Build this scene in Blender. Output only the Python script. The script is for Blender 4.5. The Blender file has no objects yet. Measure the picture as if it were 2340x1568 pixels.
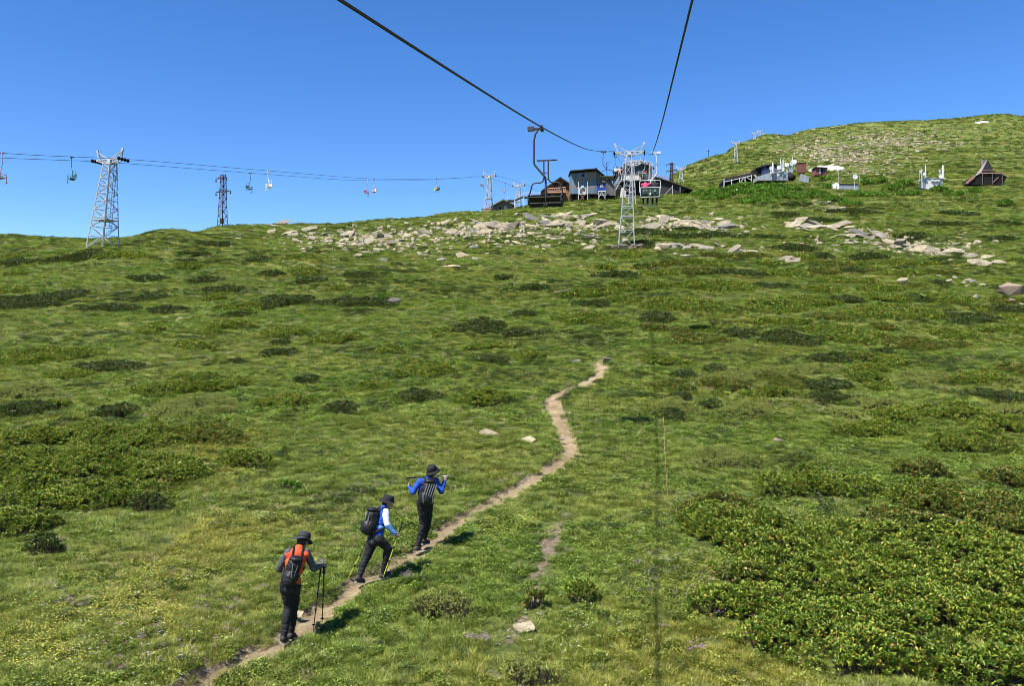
import bpy, bmesh, math, random
import numpy as np
from mathutils import Vector, Matrix, Euler, Quaternion

random.seed(7)
rng = np.random.default_rng(7)
SC = bpy.context.scene
COL = SC.collection
R = math.radians

# ------------------------------------------------------------------ camera
F = 1836.0            # focal length in layout pixels (layout is 2339 x 1568)
CU, CV = 1169.5, 784.0
cam_d = bpy.data.cameras.new('camera')
cam = bpy.data.objects.new('camera', cam_d)
COL.objects.link(cam)
cam_d.sensor_width = 36.0
cam_d.lens = 36.0 * F / 2339.0
cam_d.clip_start = 0.1
cam_d.clip_end = 6000
cam.location = (0, 0, 0)
cam.rotation_euler = (R(90), 0, 0)
SC.camera = cam

# ------------------------------------------------------------------ light
SUNV = Vector((-3.42, -3.3, 7.4)).normalized()       # towards the sun
sun_el = math.asin(SUNV.z)
sun_az = math.atan2(SUNV.x, SUNV.y)                  # clockwise from +Y
sd = bpy.data.lights.new('sun', 'SUN')
sd.energy = 4.9
sd.angle = R(0.5)
sd.color = (1.0, 0.965, 0.9)
sun = bpy.data.objects.new('sun', sd)
COL.objects.link(sun)
sun.rotation_euler = (-SUNV).to_track_quat('-Z', 'Y').to_euler()
wd = bpy.data.worlds.new('World')
SC.world = wd
wd.use_nodes = True
nt = wd.node_tree
nt.nodes.clear()
sky = nt.nodes.new('ShaderNodeTexSky')
sky.sky_type = 'NISHITA'
sky.sun_disc = False
sky.sun_elevation = sun_el
sky.sun_rotation = sun_az
sky.altitude = 2400
sky.air_density = 1.0
sky.dust_density = 0.1
sky.ozone_density = 3.0
hs = nt.nodes.new('ShaderNodeHueSaturation')
hs.inputs['Saturation'].default_value = 1.27
hs.inputs['Hue'].default_value = 0.508
bg = nt.nodes.new('ShaderNodeBackground')
bg.inputs['Strength'].default_value = 0.094
wo = nt.nodes.new('ShaderNodeOutputWorld')
nt.links.new(sky.outputs[0], hs.inputs['Color'])
nt.links.new(hs.outputs[0], bg.inputs[0])
nt.links.new(bg.outputs[0], wo.inputs[0])
SC.view_settings.view_transform = 'Standard'
SC.view_settings.look = 'None'
SC.view_settings.exposure = 1.2
SC.view_settings.gamma = 1.0
SC.render.engine = 'CYCLES'
SC.cycles.max_bounces = 6
SC.cycles.diffuse_bounces = 2
SC.cycles.transparent_max_bounces = 4
SC.cycles.filter_width = 0.9 if hasattr(SC.cycles, 'filter_width') else 1.5

# ------------------------------------------------------------------ helpers: layout -> world
def W(u, v, Y):
    return Vector(((u - CU) / F * Y, Y, -(v - CV) / F * Y))

# ------------------------------------------------------------------ numpy noise
def _hash(ix, iy, seed):
    h = (ix.astype(np.int64) * 374761393 + iy.astype(np.int64) * 668265263 + seed * 1442695041) & 0xffffffff
    h = ((h ^ (h >> 13)) * 1274126177) & 0xffffffff
    h = h ^ (h >> 16)
    return (h & 0xffffff) / float(0xffffff)

def vnoise(x, y, seed=0):
    x = np.asarray(x, float); y = np.asarray(y, float)
    ix = np.floor(x); iy = np.floor(y)
    fx = x - ix; fy = y - iy
    fx = fx * fx * fx * (fx * (fx * 6 - 15) + 10); fy = fy * fy * fy * (fy * (fy * 6 - 15) + 10)
    ix = ix.astype(np.int64); iy = iy.astype(np.int64)
    a = _hash(ix, iy, seed); b = _hash(ix + 1, iy, seed)
    c = _hash(ix, iy + 1, seed); d = _hash(ix + 1, iy + 1, seed)
    return (a * (1 - fx) + b * fx) * (1 - fy) + (c * (1 - fx) + d * fx) * fy * 1.0

def fbm(x, y, seed=0, octv=4, gain=0.5):
    s = 0; a = 1; t = 0
    for o in range(octv):
        s = s + a * (vnoise(x, y, seed + o * 17) - 0.5)
        t += a; a *= gain; x = x * 2.03 + 11.3; y = y * 2.03 - 7.1
    return 2 * s / t

def sstep(a, b, x):
    t = np.clip((x - a) / (b - a), 0, 1)
    return t * t * (3 - 2 * t)

def pchip(xs, ys, xq):
    xs = np.asarray(xs, float); ys = np.asarray(ys, float)   # ys may be (n,) or (n,m)
    h = np.diff(xs)
    if ys.ndim == 2: hh = h[:, None]
    else: hh = h
    d = np.diff(ys, axis=0) / hh
    m = np.zeros_like(ys)
    m[0] = d[0]; m[-1] = d[-1]
    w1 = 2 * hh[1:] + hh[:-1]; w2 = hh[1:] + 2 * hh[:-1]
    with np.errstate(divide='ignore', invalid='ignore'):
        mm = (w1 + w2) / (w1 / d[:-1] + w2 / d[1:])
    m[1:-1] = np.where(d[:-1] * d[1:] > 0, mm, 0)
    k = np.clip(np.searchsorted(xs, xq) - 1, 0, len(xs) - 2)
    t = (xq - xs[k]) / h[k]
    hk = h[k]
    if ys.ndim == 2: t = t[:, None]; hk = hk[:, None]
    return ((1 + 2 * t) * (1 - t) ** 2 * ys[k] + t * (1 - t) ** 2 * hk * m[k]
            + t * t * (3 - 2 * t) * ys[k + 1] + t * t * (t - 1) * hk * m[k + 1])

# ------------------------------------------------------------------ terrain profile
NEAR = [(12, 1540), (16, 1290), (20, 1150), (25, 1025), (30, 935), (38, 838)]
PROF = {
    -700: [(60, 690), (85, 590), (110, 541)],
    0: [(60, 690), (85, 592), (112, 541)],
    235: [(60, 690), (90, 562), (108, 549)],
    390: [(60, 688), (90, 572), (122, 533)],
    508: [(60, 685), (90, 580), (120, 543), (152, 521)],
    700: [(60, 682), (95, 575), (130, 533), (160, 517)],
    900: [(60, 680), (100, 566), (140, 523), (175, 509)],
    1060: [(60, 680), (100, 566), (150, 512), (195, 490)],
    1181: [(60, 680), (100, 565), (150, 511), (195, 484), (222, 478)],
    1300: [(60, 680), (100, 565), (150, 503), (190, 462), (215, 456)],
    1438: [(60, 678), (100, 564), (150, 498), (185, 456), (215, 443)],
    1540: [(60, 676), (100, 563), (150, 496), (200, 445), (240, 431), (330, 421), (400, 402)],
    1620: [(60, 676), (100, 562), (150, 490), (200, 443), (240, 428), (340, 396), (440, 369)],
    1690: [(60, 675), (100, 562), (150, 488), (200, 437), (240, 420), (300, 395), (350, 372), (450, 345), (540, 334)],
    1755: [(60, 675), (100, 562), (150, 486), (200, 430), (240, 416), (300, 391), (350, 374), (450, 346), (600, 314)],
    1850: [(60, 675), (100, 562), (150, 486), (200, 434), (260, 403), (350, 375), (450, 345), (600, 311), (700, 300)],
    2000: [(60, 675), (100, 562), (150, 484), (200, 438), (260, 407), (350, 372), (500, 326), (700, 288)],
    2200: [(60, 676), (100, 562), (150, 482), (200, 430), (260, 401), (350, 366), (500, 320), (740, 281)],
    2290: [(60, 676), (100, 562), (150, 480), (200, 430), (260, 400), (350, 364), (500, 318), (740, 272)],
    2345: [(60, 676), (100, 562), (150, 480), (200, 430), (260, 399), (350, 362), (500, 318), (740, 278)],
    3000: [(60, 676), (100, 562), (150, 480), (200, 430), (260, 399), (350, 362), (500, 320), (740, 300)],
}
YT = np.concatenate([np.linspace(-80, 8, 45), np.exp(np.linspace(math.log(8.2), math.log(2500), 900))])
us = sorted(PROF)
tab = []
for u in us:
    pts = NEAR + PROF[u]
    ys = [-80, -30, 0] + [p[0] for p in pts]
    zs = [-16.5, -9.6, -6.3] + [-(p[1] - CV) / F * p[0] for p in pts]
    yc, zc = ys[-1], zs[-1]
    sl = (zs[-1] - zs[-2]) / (ys[-1] - ys[-2])
    ys += [yc * 1.12, yc * 1.5, yc * 2.2, 2600]
    zs += [zc + 0.12 * yc * max(zc / yc * 0.6, 0) * 0.5, zc - 0.02 * yc, zc - 0.25 * yc, zc - 0.25 * yc - 200]
    tab.append(pchip(ys, zs, YT))
tab = np.array(tab)                                # (nu, nY)
TT = np.linspace(-1.02, 1.0, 405)
tus = (np.array(us) - CU) / F
TAB = pchip(tus, tab, TT)                          # (nT, nY)

def base_z(x, y):
    yy = np.maximum(y, 10.0)
    t = np.clip(x / yy, TT[0], TT[-1])
    ti = (t - TT[0]) / (TT[1] - TT[0])
    i = np.clip(ti.astype(int), 0, len(TT) - 2); fi = ti - i
    k = np.clip(np.searchsorted(YT, y) - 1, 0, len(YT) - 2)
    fk = np.clip((y - YT[k]) / (YT[k + 1] - YT[k]), 0, 1)
    return (TAB[i, k] * (1 - fi) + TAB[i + 1, k] * fi) * (1 - fk) + (TAB[i, k + 1] * (1 - fi) + TAB[i + 1, k + 1] * fi) * fk

def lumps(x, y):
    d = np.maximum(y, 5)
    # terraces pressed into the slope by frost and cattle, then softer swells
    z = 0.07 * fbm(x / 1.1, y / 0.9, 3, 3) + 0.035 * fbm(x / 0.45, y / 0.4, 4, 2) * (1 - sstep(40, 90, d))
    z = z + 0.16 * fbm(x / 4.0, y / 2.6, 5, 3) * sstep(14, 40, d)
    z = z + 0.55 * fbm(x / 13.0, y / 8.0, 9, 3) * sstep(35, 100, d)
    z = z + 1.6 * fbm(x / 45.0, y / 30.0, 12, 3) * sstep(170, 420, d)
    return z

# screen anchors of the path -> world polyline, solved on the base surface
def hit_base(u, v, y0=6.0, y1=900.0):
    t = (u - CU) / F
    Y = np.exp(np.linspace(math.log(y0), math.log(y1), 4000))
    z = base_z(t * Y, Y)
    vv = CV - z * F / Y
    k = np.argmax(vv <= v)
    return float(Y[k]) if vv[k] <= v else None

PATH_UV = [(330, 1640), (440, 1568), (560, 1500), (645, 1462), (720, 1398), (830, 1330), (890, 1290), (965, 1255), (1020, 1205), (1110, 1152),
           (1200, 1103), (1270, 1062), (1302, 1020), (1290, 985), (1272, 950), (1262, 918), (1290, 896), (1335, 880), (1366, 858), (1372, 838), (1352, 828)]
PATH = []
for (u, v) in PATH_UV:
    Y = hit_base(u, v)
    PATH.append(((u - CU) / F * Y, Y))
PATH = [(PATH[0][0] - 3.0, PATH[0][1] - 1.6)] + PATH
def smooth_line(pts, n):
    pts = np.array(pts, float)
    d = np.concatenate([[0], np.cumsum(np.hypot(*np.diff(pts, axis=0).T))])
    q = np.linspace(0, d[-1], n)
    return np.stack([pchip(d, pts[:, 0], q), pchip(d, pts[:, 1], q)], 1)
PL = smooth_line(PATH, 420)
RILL = []
for (u, v) in [(1370, 826), (1380, 760), (1374, 715), (1380, 680), (1388, 640), (1395, 600), (1420, 575)]:
    Y = hit_base(u, v); RILL.append(((u - CU) / F * Y, Y))
RILL = smooth_line(RILL, 90)
EROS = []
for (u, v) in [(1370, 1075), (1340, 1110), (1290, 1180), (1255, 1235), (1240, 1300), (1215, 1390), (1170, 1450), (1140, 1500), (1120, 1555)]:
    Y = hit_base(u, v); EROS.append(((u - CU) / F * Y, Y))
EROS = smooth_line(EROS, 90)

def line_dist(x, y, L, chunk=200000):
    x = np.asarray(x, float).ravel(); y = np.asarray(y, float).ravel()
    out = np.full(x.shape, 99.0)
    lo = L.min(0) - 3; hi = L.max(0) + 3
    m = (x > lo[0]) & (x < hi[0]) & (y > lo[1]) & (y < hi[1])
    idx = np.nonzero(m)[0]
    for s in range(0, len(idx), 20000):
        q = idx[s:s + 20000]
        d2 = (x[q, None] - L[None, :, 0]) ** 2 + (y[q, None] - L[None, :, 1]) ** 2
        out[q] = np.sqrt(d2.min(1))
    return out

def path_halfwidth(x, y):
    return 0.215 + 0.07 * fbm(x * 1.3, y * 1.3, 41, 2) + 0.010 * np.clip(y - 12, 0, 20) * 0.4

def height(x, y, carve=True):
    x = np.asarray(x, float); y = np.asarray(y, float)
    sh = x.shape
    z = base_z(x, y) + lumps(x, y)
    if carve:
        d = line_dist(x, y, PL).reshape(sh)
        w = path_halfwidth(x, y)
        z = z - 0.15 * (1 - sstep(w * 0.75, w * 1.35 + 0.05, d))
    return z

def H(x, y):
    return float(height(np.array([x]), np.array([y]), False)[0])

_YS = np.exp(np.linspace(math.log(7.0), math.log(900), 5000))
def hit(u, v):
    """ground point seen at layout pixel (u, v)"""
    t = (u - CU) / F
    z = height(t * _YS, _YS, False)
    vv = CV - z * F / _YS
    k = int(np.argmax(vv <= v))
    if vv[k] > v:
        k = int(np.argmin(vv))
    Y = float(_YS[k])
    return Vector((t * Y, Y, float(z[k])))

def hits(U, V):
    """vectorised hit on the base surface, then lifted onto the lumps"""
    out = np.zeros((len(U), 3)); ok = np.zeros(len(U), bool)
    for i, (u, v) in enumerate(zip(U, V)):
        Y = hit_base(u, v)
        if Y is None: continue
        out[i] = ((u - CU) / F * Y, Y, 0); ok[i] = True
    out[:, 2] = height(out[:, 0], out[:, 1], False)
    return out, ok

# ------------------------------------------------------------------ materials
def new_mat(name):
    m = bpy.data.materials.new(name)
    m.use_nodes = True
    t = m.node_tree
    t.nodes.clear()
    out = t.nodes.new('ShaderNodeOutputMaterial')
    return m, t, out

def ramp(t, fac, stops, interp='LINEAR'):
    n = t.nodes.new('ShaderNodeValToRGB')
    n.color_ramp.interpolation = interp
    e = n.color_ramp.elements
    while len(e) > 1: e.remove(e[-1])
    e[0].position = stops[0][0]; e[0].color = (*stops[0][1], 1)
    for p, c in stops[1:]:
        k = e.new(p); k.color = (*c, 1)
    t.links.new(fac, n.inputs[0])
    return n.outputs[0]

def noise(t, vec, scale, detail=3, rough=0.55):
    n = t.nodes.new('ShaderNodeTexNoise')
    n.inputs['Scale'].default_value = scale
    n.inputs['Detail'].default_value = detail
    n.inputs['Roughness'].default_value = rough
    if vec is not None: t.links.new(vec, n.inputs['Vector'])
    return n.outputs['Fac']

def mixc(t, fac, a, b, mode='MIX'):
    n = t.nodes.new('ShaderNodeMix'); n.data_type = 'RGBA'; n.blend_type = mode
    for s, x in ((0, fac), (6, a), (7, b)):
        if isinstance(x, (int, float)): n.inputs[s].default_value = x
        elif isinstance(x, tuple): n.inputs[s].default_value = (*x, 1)
        else: t.links.new(x, n.inputs[s])
    return n.outputs[2]

def paint(name, col, rough=0.6, metal=0.0, var=0.25, scale=3.0, bump=0.0, rust=None, rustamt=0.5):
    m, t, out = new_mat(name)
    b = t.nodes.new('ShaderNodeBsdfPrincipled')
    tc = t.nodes.new('ShaderNodeTexCoord')
    f = noise(t, tc.outputs['Object'], scale, 5, 0.6)
    lo = tuple(c * (1 - var) for c in col); hi = tuple(min(1, c * (1 + var)) for c in col)
    c = ramp(t, f, [(0.3, lo), (0.7, hi)])
    if rust:
        f2 = noise(t, tc.outputs['Object'], scale * 2.3, 6, 0.7)
        k = ramp(t, f2, [(rustamt, (0, 0, 0)), (min(1, rustamt + 0.08), (1, 1, 1))])
        c = mixc(t, k, c, rust)
    t.links.new(c, b.inputs['Base Color'])
    b.inputs['Roughness'].default_value = rough
    b.inputs['Metallic'].default_value = metal
    b.inputs['Specular IOR Level'].default_value = 0.25
    if bump:
        bn = t.nodes.new('ShaderNodeBump'); bn.inputs['Strength'].default_value = bump; bn.inputs['Distance'].default_value = 0.02
        t.links.new(noise(t, tc.outputs['Object'], scale * 6, 4), bn.inputs['Height'])
        t.links.new(bn.outputs[0], b.inputs['Normal'])
    t.links.new(b.outputs[0], out.inputs[0])
    return m

def leafmat(name, stops, transl=0.35, rough=0.45, island=True, patch=None, inst=False, patchscale=0.12, spec=0.35):
    m, t, out = new_mat(name)
    g = t.nodes.new('ShaderNodeNewGeometry')
    if island: c = ramp(t, g.outputs['Random Per Island'], stops)
    else: c = ramp(t, noise(t, g.outputs['Position'], 5.0), stops)
    if inst:
        oi = t.nodes.new('ShaderNodeObjectInfo')
        k = ramp(t, oi.outputs['Random'], [(0, (0.46, 0.52, 0.45)), (0.45, (0.92, 0.96, 0.92)), (1, (1.38, 1.34, 1.25))])
        c = mixc(t, 1.0, c, k, 'MULTIPLY')
    if patch:
        f = noise(t, g.outputs['Position'], patchscale, 4, 0.6)
        k = ramp(t, f, patch)
        c = mixc(t, 1.0, c, k, 'MULTIPLY')
    b = t.nodes.new('ShaderNodeBsdfPrincipled')
    t.links.new(c, b.inputs['Base Color'])
    b.inputs['Roughness'].default_value = rough
    b.inputs['Specular IOR Level'].default_value = spec
    tr = t.nodes.new('ShaderNodeBsdfTranslucent')
    t.links.new(c, tr.inputs[0])
    mx = t.nodes.new('ShaderNodeMixShader'); mx.inputs[0].default_value = transl
    t.links.new(b.outputs[0], mx.inputs[1]); t.links.new(tr.outputs[0], mx.inputs[2])
    t.links.new(mx.outputs[0], out.inputs[0])
    return m

GPATCH = [(0.30, (1.25, 1.05, 0.95)), (0.45, (1.0, 1.02, 1.0)), (0.58, (0.82, 0.98, 0.82)), (0.75, (1.15, 1.08, 0.8))]
M = {}
M['grass'] = leafmat('meadow_grass', [(0, (0.08, 0.125, 0.012)), (0.35, (0.17, 0.22, 0.026)), (0.7, (0.275, 0.295, 0.045)), (0.9, (0.35, 0.34, 0.09)), (0.97, (0.5, 0.44, 0.22))],
                     0.4, 0.5, True, GPATCH, True)
M['forb'] = leafmat('meadow_leaf', [(0, (0.055, 0.095, 0.012)), (0.5, (0.145, 0.195, 0.024)), (0.9, (0.26, 0.30, 0.05)), (1, (0.34, 0.36, 0.12))], 0.3, 0.42, True, GPATCH, True)
M['dry'] = leafmat('dry_grass', [(0, (0.2, 0.15, 0.08)), (0.6, (0.33, 0.27, 0.15)), (1, (0.48, 0.42, 0.26))], 0.3, 0.7, True)
M['rhodo'] = leafmat('rhododendron_leaf', [(0, (0.025, 0.06, 0.010)), (0.35, (0.085, 0.155, 0.018)), (0.75, (0.22, 0.28, 0.03)), (0.92, (0.36, 0.35, 0.06)), (0.98, (0.34, 0.17, 0.04)), (1, (0.22, 0.08, 0.03))],
                     0.25, 0.45, True, [(0.35, (0.85, 0.9, 0.85)), (0.6, (1.1, 1.1, 1.0))], False, 0.6, 0.25)
M['rhodo_rust'] = leafmat('rusty_rhododendron_leaf', [(0, (0.03, 0.065, 0.012)), (0.45, (0.09, 0.15, 0.02)), (0.78, (0.2, 0.24, 0.035)), (0.9, (0.33, 0.2, 0.05)), (1, (0.26, 0.10, 0.03))],
                          0.25, 0.36, True, None, False, 0.6, 0.25)
M['rhodo_far'] = leafmat('heath_leaf', [(0, (0.02, 0.042, 0.009)), (0.5, (0.05, 0.088, 0.014)), (0.85, (0.09, 0.12, 0.022)), (1, (0.16, 0.11, 0.04))], 0.2, 0.45, True)
M['juniper'] = leafmat('juniper_needle', [(0, (0.07, 0.11, 0.02)), (0.5, (0.2, 0.24, 0.04)), (1, (0.34, 0.34, 0.08))], 0.2, 0.5, True)
M['lush'] = leafmat('lush_leaf', [(0, (0.04, 0.12, 0.012)), (0.5, (0.11, 0.23, 0.025)), (1, (0.22, 0.33, 0.05))], 0.3, 0.4, True)
M['twig'] = paint('brown_twig', (0.055, 0.042, 0.026), 0.9, var=0.4, scale=8)
M['yellowflower'] = paint('yellow_petal', (0.6, 0.52, 0.08), 0.6, var=0.15)
M['purpleflower'] = paint('purple_petal', (0.30, 0.16, 0.30), 0.6, var=0.3)
M['whiteflower'] = paint('white_petal', (0.75, 0.75, 0.68), 0.6, var=0.1)
M['whitesteel'] = paint('white_painted_steel', (0.32, 0.33, 0.35), 0.5, var=0.15, scale=2, rust=(0.30, 0.22, 0.16), rustamt=0.66)
M['greysteel'] = paint('grey_painted_steel', (0.42, 0.44, 0.45), 0.5, 0.2, var=0.15, scale=2)
M['darksteel'] = paint('dark_steel', (0.045, 0.045, 0.05), 0.5, 0.3, var=0.3)
M['rope'] = paint('steel_rope', (0.04, 0.04, 0.042), 0.55, 0.4, var=0.3, scale=20)
M['pylonsteel'] = paint('brown_pylon_steel', (0.04, 0.024, 0.024), 0.7, 0.1, var=0.3)
M['rubber'] = paint('black_rubber', (0.010, 0.010, 0.010), 0.7, var=0.3)
M['greenpaint'] = paint('dark_green_paint', (0.035, 0.06, 0.045), 0.5, var=0.3, scale=5)
M['bluetube'] = paint('teal_tube', (0.05, 0.13, 0.14), 0.45, 0.1, var=0.2)
M['olive'] = paint('olive_chair_paint', (0.04, 0.05, 0.02), 0.5, var=0.3)
M['creampaint'] = paint('cream_chair_paint', (0.72, 0.58, 0.34), 0.5, var=0.15)
M['maroon'] = paint('maroon_chair_paint', (0.2, 0.04, 0.06), 0.5, var=0.2)
M['mauve'] = paint('mauve_tube', (0.36, 0.22, 0.3), 0.5, var=0.2)
M['yellowpaint'] = paint('yellow_chair_paint', (0.62, 0.42, 0.05), 0.5, var=0.2)
M['whitepaint'] = paint('white_paint', (0.44, 0.44, 0.43), 0.55, var=0.12, scale=2)
M['concrete'] = paint('pale_concrete', (0.42, 0.40, 0.36), 0.85, var=0.2, scale=2, bump=0.3)
M['stonework'] = paint('brown_stonework', (0.16, 0.125, 0.10), 0.9, var=0.5, scale=5, bump=0.6)
M['pinkcloth'] = paint('pink_cloth', (0.5, 0.05, 0.12), 0.85, var=0.12)
M['redcloth'] = paint('red_cloth', (0.5, 0.04, 0.05), 0.85, var=0.15)
M['palecloth'] = paint('pale_pink_cloth', (0.45, 0.3, 0.29), 0.85, var=0.2, scale=14)
M['navycloth'] = paint('navy_cloth', (0.03, 0.04, 0.09), 0.85, var=0.2)
M['blackcloth'] = paint('black_cloth', (0.014, 0.014, 0.016), 0.8, var=0.35, scale=6)
M['trouser'] = paint('black_trouser_cloth', (0.011, 0.011, 0.012), 0.75, var=0.35, scale=6)
M['skin'] = paint('skin', (0.34, 0.2, 0.14), 0.55, var=0.1)
M['hair'] = paint('dark_hair', (0.02, 0.014, 0.01), 0.6, var=0.3)
M['hat'] = paint('black_hat_cloth', (0.013, 0.013, 0.015), 0.85, var=0.3, scale=10)
M['greyhat'] = paint('charcoal_hat_cloth', (0.025, 0.028, 0.034), 0.85, var=0.3, scale=10)
M['boot'] = paint('dark_boot_leather', (0.035, 0.03, 0.026), 0.7, var=0.4, scale=12)
M['sole'] = paint('grey_boot_sole', (0.24, 0.22, 0.19), 0.8, var=0.2)
M['packcloth'] = paint('black_pack_cloth', (0.010, 0.010, 0.011), 0.5, var=0.35, scale=9)
M['packgrey'] = paint('grey_pack_trim', (0.10, 0.105, 0.11), 0.55, var=0.3, scale=9)
M['bluecloth'] = paint('blue_cloth', (0.012, 0.055, 0.30), 0.75, var=0.15)
M['lightbluecloth'] = paint('light_blue_cloth', (0.10, 0.24, 0.5), 0.75, var=0.2, scale=12)
M['whitecloth'] = paint('white_cloth', (0.5, 0.52, 0.56), 0.75, var=0.05)
M['orangecloth'] = paint('orange_cloth', (0.62, 0.07, 0.022), 0.75, var=0.1)
M['greycloth'] = paint('grey_cloth', (0.06, 0.063, 0.075), 0.75, var=0.15)
M['yellowpole'] = paint('lime_yellow_pole', (0.36, 0.42, 0.04), 0.4, var=0.05)
M['blackpole'] = paint('black_pole', (0.02, 0.02, 0.022), 0.4, var=0.2)
M['silverpole'] = paint('silver_pole', (0.6, 0.6, 0.6), 0.35, 0.4, var=0.1)
M['brownbox'] = paint('red_brown_paint', (0.13, 0.05, 0.04), 0.7, var=0.2)
M['bluepaint'] = paint('bright_blue_paint', (0.012, 0.04, 0.20), 0.6, var=0.2)
M['navypaint'] = paint('navy_panel_paint', (0.03, 0.04, 0.09), 0.6, var=0.4, scale=1.2)
M['containergrey'] = paint('blue_grey_sheet', (0.20, 0.22, 0.25), 0.6, var=0.15, scale=1.0)
M['palesheet'] = paint('pale_metal_sheet', (0.25, 0.27, 0.29), 0.45, 0.2, var=0.2, scale=1.0)
M['slate'] = paint('dark_roof_sheet', (0.025, 0.022, 0.02), 0.7, var=0.35, scale=1.0)
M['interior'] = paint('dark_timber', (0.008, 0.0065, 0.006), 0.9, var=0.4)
M['glass'] = paint('dark_glass', (0.03, 0.035, 0.045), 0.1, var=0.1)
M['snow'] = paint('snow', (0.8, 0.81, 0.84), 0.6, var=0.03)
M['purpleroof'] = paint('purple_brown_sheet', (0.026, 0.019, 0.022), 0.6, var=0.2, scale=0.8)  # sheet darkened to carry the painted-in shade of the A-frame gable
M['greyroof'] = paint('weathered_grey_roof', (0.15, 0.135, 0.13), 0.7, var=0.25, scale=0.8)

def planks(name, cols, width=0.16, axis=0, bumpd=0.5, patch=None, seed=0.0):
    """vertical boards; colour changes board by board with weather streaks"""
    m, t, out = new_mat(name)
    tc = t.nodes.new('ShaderNodeTexCoord')
    sx = t.nodes.new('ShaderNodeSeparateXYZ'); t.links.new(tc.outputs['Object'], sx.inputs[0])
    src = sx.outputs[axis]
    mul = t.nodes.new('ShaderNodeMath'); mul.operation = 'DIVIDE'; mul.inputs[1].default_value = width
    t.links.new(src, mul.inputs[0])
    fl = t.nodes.new('ShaderNodeMath'); fl.operation = 'FLOOR'; t.links.new(mul.outputs[0], fl.inputs[0])
    wn = t.nodes.new('ShaderNodeTexWhiteNoise'); wn.noise_dimensions = '1D'; t.links.new(fl.outputs[0], wn.inputs['W'])
    c = ramp(t, wn.outputs['Value'], [(i / (len(cols) - 1), k) for i, k in enumerate(cols)])
    mp = t.nodes.new('ShaderNodeMapping'); t.links.new(tc.outputs['Object'], mp.inputs[0])
    sc = [4.0, 4.0, 4.0]; sc[2 if axis != 2 else 0] = 0.35
    mp.inputs['Scale'].default_value = sc
    f = noise(t, mp.outputs[0], 1.4, 5, 0.65)
    c = mixc(t, 1.0, c, ramp(t, f, [(0.3, (0.6, 0.6, 0.6)), (0.7, (1.15, 1.15, 1.15))]), 'MULTIPLY')
    if patch:
        f2 = noise(t, tc.outputs['Object'], 0.5, 4, 0.7)
        c = mixc(t, ramp(t, f2, [(0.48, (0, 0, 0)), (0.56, (1, 1, 1))]), c, patch)
    b = t.nodes.new('ShaderNodeBsdfPrincipled'); b.inputs['Roughness'].default_value = 0.75
    t.links.new(c, b.inputs['Base Color'])
    fr = t.nodes.new('ShaderNodeMath'); fr.operation = 'FRACT'; t.links.new(mul.outputs[0], fr.inputs[0])
    h = ramp(t, fr.outputs[0], [(0.0, (0, 0, 0)), (0.08, (1, 1, 1)), (0.92, (1, 1, 1)), (1.0, (0, 0, 0))])
    bn = t.nodes.new('ShaderNodeBump'); bn.inputs['Strength'].default_value = bumpd; bn.inputs['Distance'].default_value = 0.03
    t.links.new(h, bn.inputs['Height']); t.links.new(bn.outputs[0], b.inputs['Normal'])
    t.links.new(b.outputs[0], out.inputs[0])
    return m
M['bluesheds'] = planks('peeling_blue_sheet', [(0.06, 0.15, 0.24), (0.13, 0.19, 0.24), (0.05, 0.13, 0.21), (0.12, 0.14, 0.16)], 0.3, 0, 0.8, (0.17, 0.13, 0.09))
M['greyplank'] = planks('grey_weathered_board', [(0.07, 0.07, 0.07), (0.10, 0.095, 0.09), (0.055, 0.052, 0.05)], 0.2, 0)
M['orangewood'] = planks('varnished_orange_log', [(0.20, 0.075, 0.025), (0.27, 0.11, 0.035), (0.16, 0.06, 0.02)], 0.22, 2)
M['railwood'] = paint('peeled_rail_wood', (0.33, 0.19, 0.13), 0.7, var=0.2)
M['darkplank'] = planks('dark_timber_board', [(0.014, 0.012, 0.011), (0.025, 0.02, 0.018), (0.010, 0.009, 0.008)], 0.25, 0)
M['corrugated'] = planks('corrugated_grey_sheet', [(0.04, 0.05, 0.06), (0.05, 0.06, 0.072), (0.032, 0.04, 0.05)], 0.35, 0, 1.0)
M['corrugated_pale'] = planks('corrugated_pale_sheet', [(0.22, 0.24, 0.26), (0.26, 0.28, 0.30), (0.19, 0.21, 0.23)], 0.3, 0, 1.0)
M['hutwall'] = planks('pale_grey_board', [(0.12, 0.11, 0.10), (0.15, 0.14, 0.125), (0.10, 0.09, 0.08)], 0.2, 2)

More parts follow.
